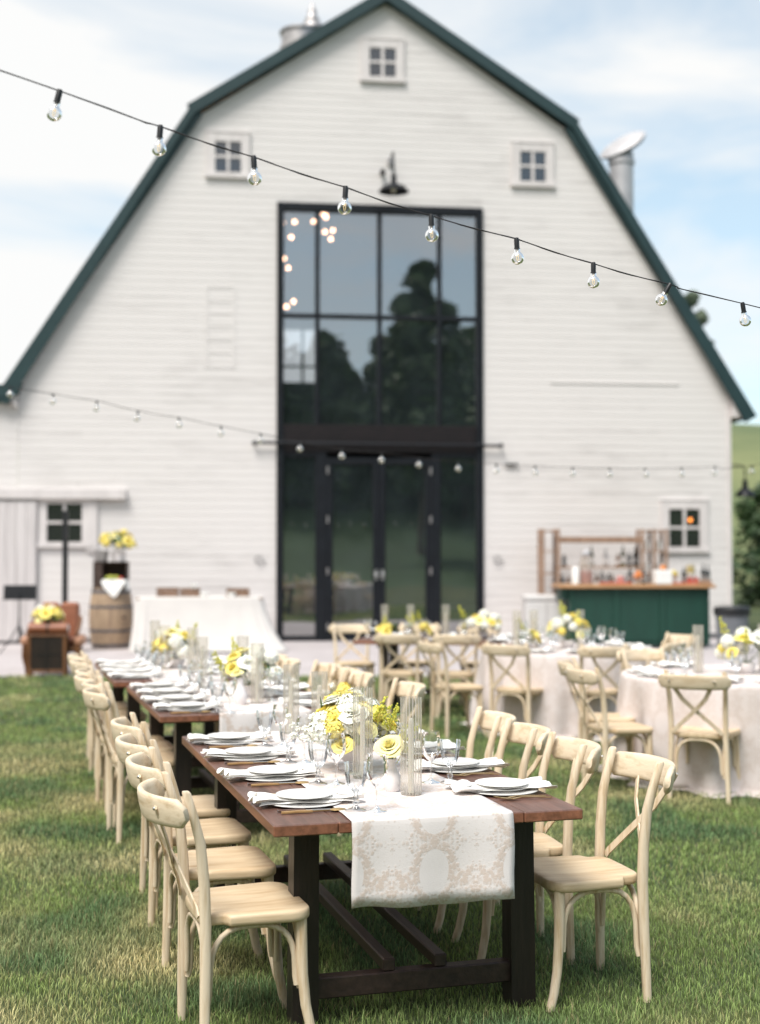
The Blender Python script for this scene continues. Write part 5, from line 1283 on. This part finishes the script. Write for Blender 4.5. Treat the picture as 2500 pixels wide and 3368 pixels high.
ct=thing('serving_tray','long coral tray on the bar beside the drink dispenser','tray',BP(-.42,.06,bz),0); m=MB(); m.box(-.28,.28,-.10,.12,0,.03,.008); m.build('tray_body',M['board'],ct)
ct=thing('serving_tray','long coral tray on the bar towards the wall corner','tray',BP(.86,.06,bz),0); m=MB(); m.box(-.33,.20,-.10,.12,0,.03,.008); m.build('tray_body',M['board'],ct)
for k,(x,mt,h,l) in enumerate(((-.62,'darkglass',.24,'short dark bottle just past the drink dispenser on the bar'),(-.50,'darkglass',.20,'squat dark bottle behind the coral tray on the bar'),(-.12,'darkglass',.30,'dark bottle on the bar next to the orange fruit bowl'),(.14,'darkglass',.26,'dark bottle on the bar between fruit bowl and white ice bucket'),(.86,'darkglass',.30,'dark bottle alone behind the second coral tray'),(1.22,'darkglass',.36,'taller dark bottle at the wall corner end of the bar'),(1.33,'darkglass',.34,'last dark bottle at the wall corner end of the bar'))): bottle(l,x if x<1.3 else 1.30,.25+.03*(k%2),mt,h,.042)
fb=thing('fruit_bowl','glass bowl of orange fruit on the bar','bowl',BP(.0,.12,bz),0); MB().lathe([(.04,0),(.035,.04),(.07,.08),(.095,.15)],20,cap=False).build('bowl',M['hurricane'],fb)
for p in ((-.035,0,.14),(.04,.01,.145),(.0,-.03,.18),(.01,.04,.19)): MB().ball(p,.048,12,8).build('orange_fruit',M['orange'],fb)
pb=thing('garnish_jar','pink garnish jar behind the coral tray on the bar','jar',BP(-.28,.3,bz),0); MB().lathe([(.001,0),(.07,0),(.075,.12),(.05,.14),(.001,.14)],18).build('jar_body',M['pink'],pb)
ib=thing('ice_bucket','square white ice bucket on the middle of the bar','bucket',BP(.41,.02,bz),R(8)); m=MB(); m.box(-.15,.15,-.12,.12,0,.25,.015); m.build('bucket_body',M['porcelain'],ib)
fo=MB().ball((0,0,.04),.05,12,8).build('orange',M['orange']); fo.location=BP(.42,.02,bz+.25); tag(fo,'orange on top of the square white ice bucket','fruit')
lm=thing('lemon_bowl','bowl heaped with lemons beside the white ice bucket','bowl',BP(.64,.2,bz),0); MB().lathe([(.05,0),(.09,.10),(.10,.17)],18,cap=False).build('bowl',M['hurricane'],lm)
for p in ((-.04,0,.16),(.045,.01,.17),(0,.03,.20),(.0,-.04,.19)): MB().ball(p,.05,12,8,sc=(1.2,1,1)).build('lemon_fruit',M['lemon'],lm)
pj=thing('drink_pitcher','clear pitcher with pale drink behind red cups on the bar','pitcher',BP(.99,.28,bz),0); MB().lathe([(.08,0),(.085,.20),(.07,.30),(.08,.36)],20,cap=False).build('glass_jar',M['hurricane'],pj); MB().lathe([(.001,.2),(.07,.2),(.066,.32),(.001,.32)],18).build('drink',M['lemon'],pj)
for dx,l in ((-.03,'red cup in front of the clear pitcher, next to the single dark bottle'),(.08,'red cup in front of the clear pitcher, towards the wall corner')):
    o=MB().lathe([(.001,0),(.035,0),(.045,.12),(.04,.12),(.03,.01),(.001,.01)],16).build('red_cup',M['red']); o.location=BP(.96+dx,.10,bz); tag(o,l,'cup','red cups on the bar')
gr=thing('cutting_board','pale wooden board with garnish at the wall corner end of the bar','board',BP(1.16,.06,bz),0); m=MB(); m.box(-.13,.13,-.09,.09,0,.07,.01); m.build('board_body',M['pallet'],gr)
# back shelf
SB=R(6); MS=Matrix.Translation((4.35,25.72,.004))@Matrix.Rotation(SB,4,'Z')
def SP(x,y,z): return MS@Vector((x,y,z))
sh=thing('back_bar_shelf','rough wooden back bar shelf with two upright towers behind the bar','shelf',(4.35,25.72,.004),SB)
for x0,cols in ((-1.27,1),(.68,2)):
    tw=MB(); wd=.30 if cols==1 else .235
    for c in range(cols+1):
        for y in (-.16,.16): tw.box(x0+c*wd-.028,x0+c*wd+.028,y-.025,y+.025,0,2.16,.004)
    for z in (.45,.9,1.30,1.73,2.12): tw.box(x0+.029,x0+cols*wd-.029,-.18,.18,z-.012,z+.012)
    tw.build('tower',M['pallet'],sh)
for z,d in ((1.98,.0),(1.42,.0),(.98,.0)):
    m=MB(); m.box(-.94,.651,-.15,.15,z-.02,z+.02,.004)
    if z>1.9: m.box(-.939,.650,-.17,-.151,z-.09,z+.03,.004)
    m.build('shelf_board',M['pallet'],sh)
bl=[(-.86,1.0,'darkglass',.30),(-.74,1.0,'amberglass',.26),(-.60,1.0,'galv',.25),(-.48,1.0,'galv',.22),(-.82,1.44,'darkglass',.24),(-.28,1.44,'greenglass',.38),(-.40,1.44,'amberglass',.28),(.0,1.44,'galv',.34),(.12,1.0,'amberglass',.30),(.24,1.44,'amberglass',.25),(.34,1.44,'greenglass',.40),(.46,1.44,'darkglass',.30),(.58,1.44,'darkglass',.36),(-.18,1.0,'amberglass',.33),(.50,1.0,'amberglass',.36),(.38,1.0,'galv',.28)]
DES={'darkglass':'dark','amberglass':'amber','greenglass':'olive','galv':'pale grey'}
cnt={}
for x,z,mt,h in bl:
    row='upper' if z>1.2 else 'lower'; key=(mt,row); cnt[key]=cnt.get(key,0)+1
    bottle(f'{DES[mt]} bottle on the back bar\'s {row} shelf, {ORD[cnt[key]-1]} such from the entrance side',0,0,mt,h,.045,loc=SP(x,.0,z))
for c in range(2):
    for z,nm in ((1.31,'lower'),(1.74,'upper')):
        o=MB().lathe([(.001,0),(.06,0),(.075,.18),(.068,.18),(.055,.02),(.001,.02)],16).build('tumbler',M['porcelain']); o.location=SP(.80+.235*c,0,z+.004); tag(o,f'white cup in the {nm} cubby of the two column shelf tower, {"inner" if c==0 else "outer"} column','cup','white cups in the shelf tower')
# cooler and bin
ck=thing('cooler','white lidded cooler box standing between entrance and green bar','cooler',(3.0,24.5,.004),R(4))
m=MB(); m.box(-.36,.36,-.24,.24,0,.82,.03); m.build('cooler_body',M['cooler'],ck)
m=MB(); m.box(-.37,.37,-.25,.25,.825,.93,.03); m.build('lid',M['cooler'],ck)
m=MB(); m.box(.0,.012,-.246,-.241,.12,.8); m.build('seam',M['galv'],ck)
rb=thing('rubbish_bin','grey rubbish bin with a dark lid beside the green bar','bin',(5.98,22.7,0),R(5))
m=MB(); m.loft([[(x*s,y*s,z) for x,y in [(.28*math.cos(2*PI*k/20)*(1),.26*math.sin(2*PI*k/20)) for k in range(20)]] for s,z in ((.84,0),(.86,.03),(1,.66))]); m.build('bin_body',M['binplastic'],rb)
m=MB(); m.loft([[(.30*s*math.cos(2*PI*k/20),.28*s*math.sin(2*PI*k/20),z) for k in range(20)] for s,z in ((1,.64),(1.03,.65),(1.03,.76),(.96,.785),(.4,.80))]); m.build('lid',M['black'],rb)

# ================================================================== TREES
def tree(label,x,y,h,w_,mt,group,n=5200,leaf=.16,seed=0,trunk=True,z0=.15,name='tree',narrow=False,floor=0.0):
    rnd=random.Random(seed); t=thing(name,label,'tree' if name=='tree' else 'bush',(x,y,floor),0,group)
    m=MB(); r0=h*.022
    m.tube([(0,0,-.2),(r0*.4,0,h*.25),(-r0*.3,r0*.5,h*.5),(0,0,h*.8)],[r0,r0*.8,r0*.5,r0*.15],8)
    lob=[]
    nl=22 if not narrow else 16
    for k in range(nl):
        f=(k+.5)/nl; zz=h*(z0+(1-z0)*f); 
        env=w_*.5*(math.sin(PI*min(1,(.12+.86*f))**(.9 if not narrow else .8))) *rnd.uniform(.55,1.05)
        a=k*2.39996+rnd.uniform(-.4,.4); q=env*rnd.uniform(.35,.85)
        c=Vector((q*math.cos(a),q*math.sin(a),min(h*.96,zz))); lob.append((c,max(w_*.10,env*rnd.uniform(.42,.66))))
        m.tube([(0,0,zz*.72),(c.x*.5,c.y*.5,zz*.86),tuple(c)],[r0*.35,r0*.22,r0*.08],5)
    m.build('trunk',M['bark'],t)
    vs=[];fs=[]
    for k in range(n):
        c,rr=lob[int(rnd.random()*len(lob))]
        dv=Vector((rnd.gauss(0,1),rnd.gauss(0,1),rnd.gauss(0,1))).normalized()
        p=c+dv*rr*(rnd.random()**.38)*Vector((1,1,.8)).length/1.62
        nrm=(dv+Vector((rnd.gauss(0,.6),rnd.gauss(0,.6),rnd.gauss(0,.6)))).normalized()
        Q=nrm.to_track_quat('Z','Y').to_matrix(); s=leaf*rnd.uniform(.6,1.4)
        o=len(vs)
        for q in ((-.5,0,0),(0,-.32,.05),(.5,0,0),(0,.32,.05)): vs.append(p+Q@(Vector(q)*s))
        fs.append((o,o+1,o+2,o+3))
    me=bpy.data.meshes.new('crown'); me.from_pydata([tuple(v) for v in vs],[],fs); me.materials.append(M[mt]); ob('crown',me,t)
    return t
GB='trees and bushes beside the barn'
tree('slender grey-green tree rising behind the barn roof',14.1,60,13.8,3.2,'crown_pop',GB,2600,.34,3,narrow=True,z0=.36)
tree('dark green bush directly past the barn corner under the wall lamp',12.7,44,4.0,3.4,'crown_dark',GB,4200,.20,11,name='bush',z0=.02)
tree('bright green bush beyond the barn corner, at the picture edge',15.3,46,4.3,4.0,'crown_mid',GB,4200,.22,12,name='bush',z0=.02)
tree('low dark bush at the edge of the lawn past the barn',13.9,42,2.6,3.4,'crown_dark',GB,3200,.20,13,name='bush',z0=.02)
tree('tall rounded bush on the slope behind the dark bushes',17.5,54,4.8,4.6,'crown_mid',GB,4200,.28,14,name='bush',z0=.02)
tree('round hillside bush above the dark bushes past the barn',24.5,72,6.8,5,'crown_dark',GB,3000,.36,15,name='bush',z0=.02)
# the garden behind the camera, seen in the entrance glass
GM='garden trees mirrored in the entrance glass'
tree('tall broad garden tree mirrored in the upper entrance panes',16.6,-32,19.6,8.5,'crown_dark',GM,9000,.62,21,z0=.22,floor=1.3)
for k,(x,y,h,w_,ph) in enumerate(((9.0,-45,13.2,10,'first'),(13.0,-46,13.6,10,'second'),(18.0,-45,13.4,10,'third'),(22.5,-41,13.2,10,'fourth'),(26.5,-38,12.5,10,'fifth'))):
    tree(f'dark garden tree mirrored low in the upper entrance panes, {ph} of the row',x,y,h,w_,'crown_dark',GM,5200,.85,30+k,z0=.04,floor=4.5)
tree('garden tree mirrored at the edge of the upper entrance panes',17.6,-16,18.4,6.5,'crown_dark',GM,2600,.5,41,z0=.35)
# check that every label singles out one thing
seen={}
for o in bpy.data.objects:
    if o.parent is None and 'label' in o.keys():
        if o['label'] in seen: print('DUP LABEL',o['label'])
        seen[o['label']]=o
        n=len(o['label'].split())
        if n<4 or n>16: print('LEN',n,o['label'])
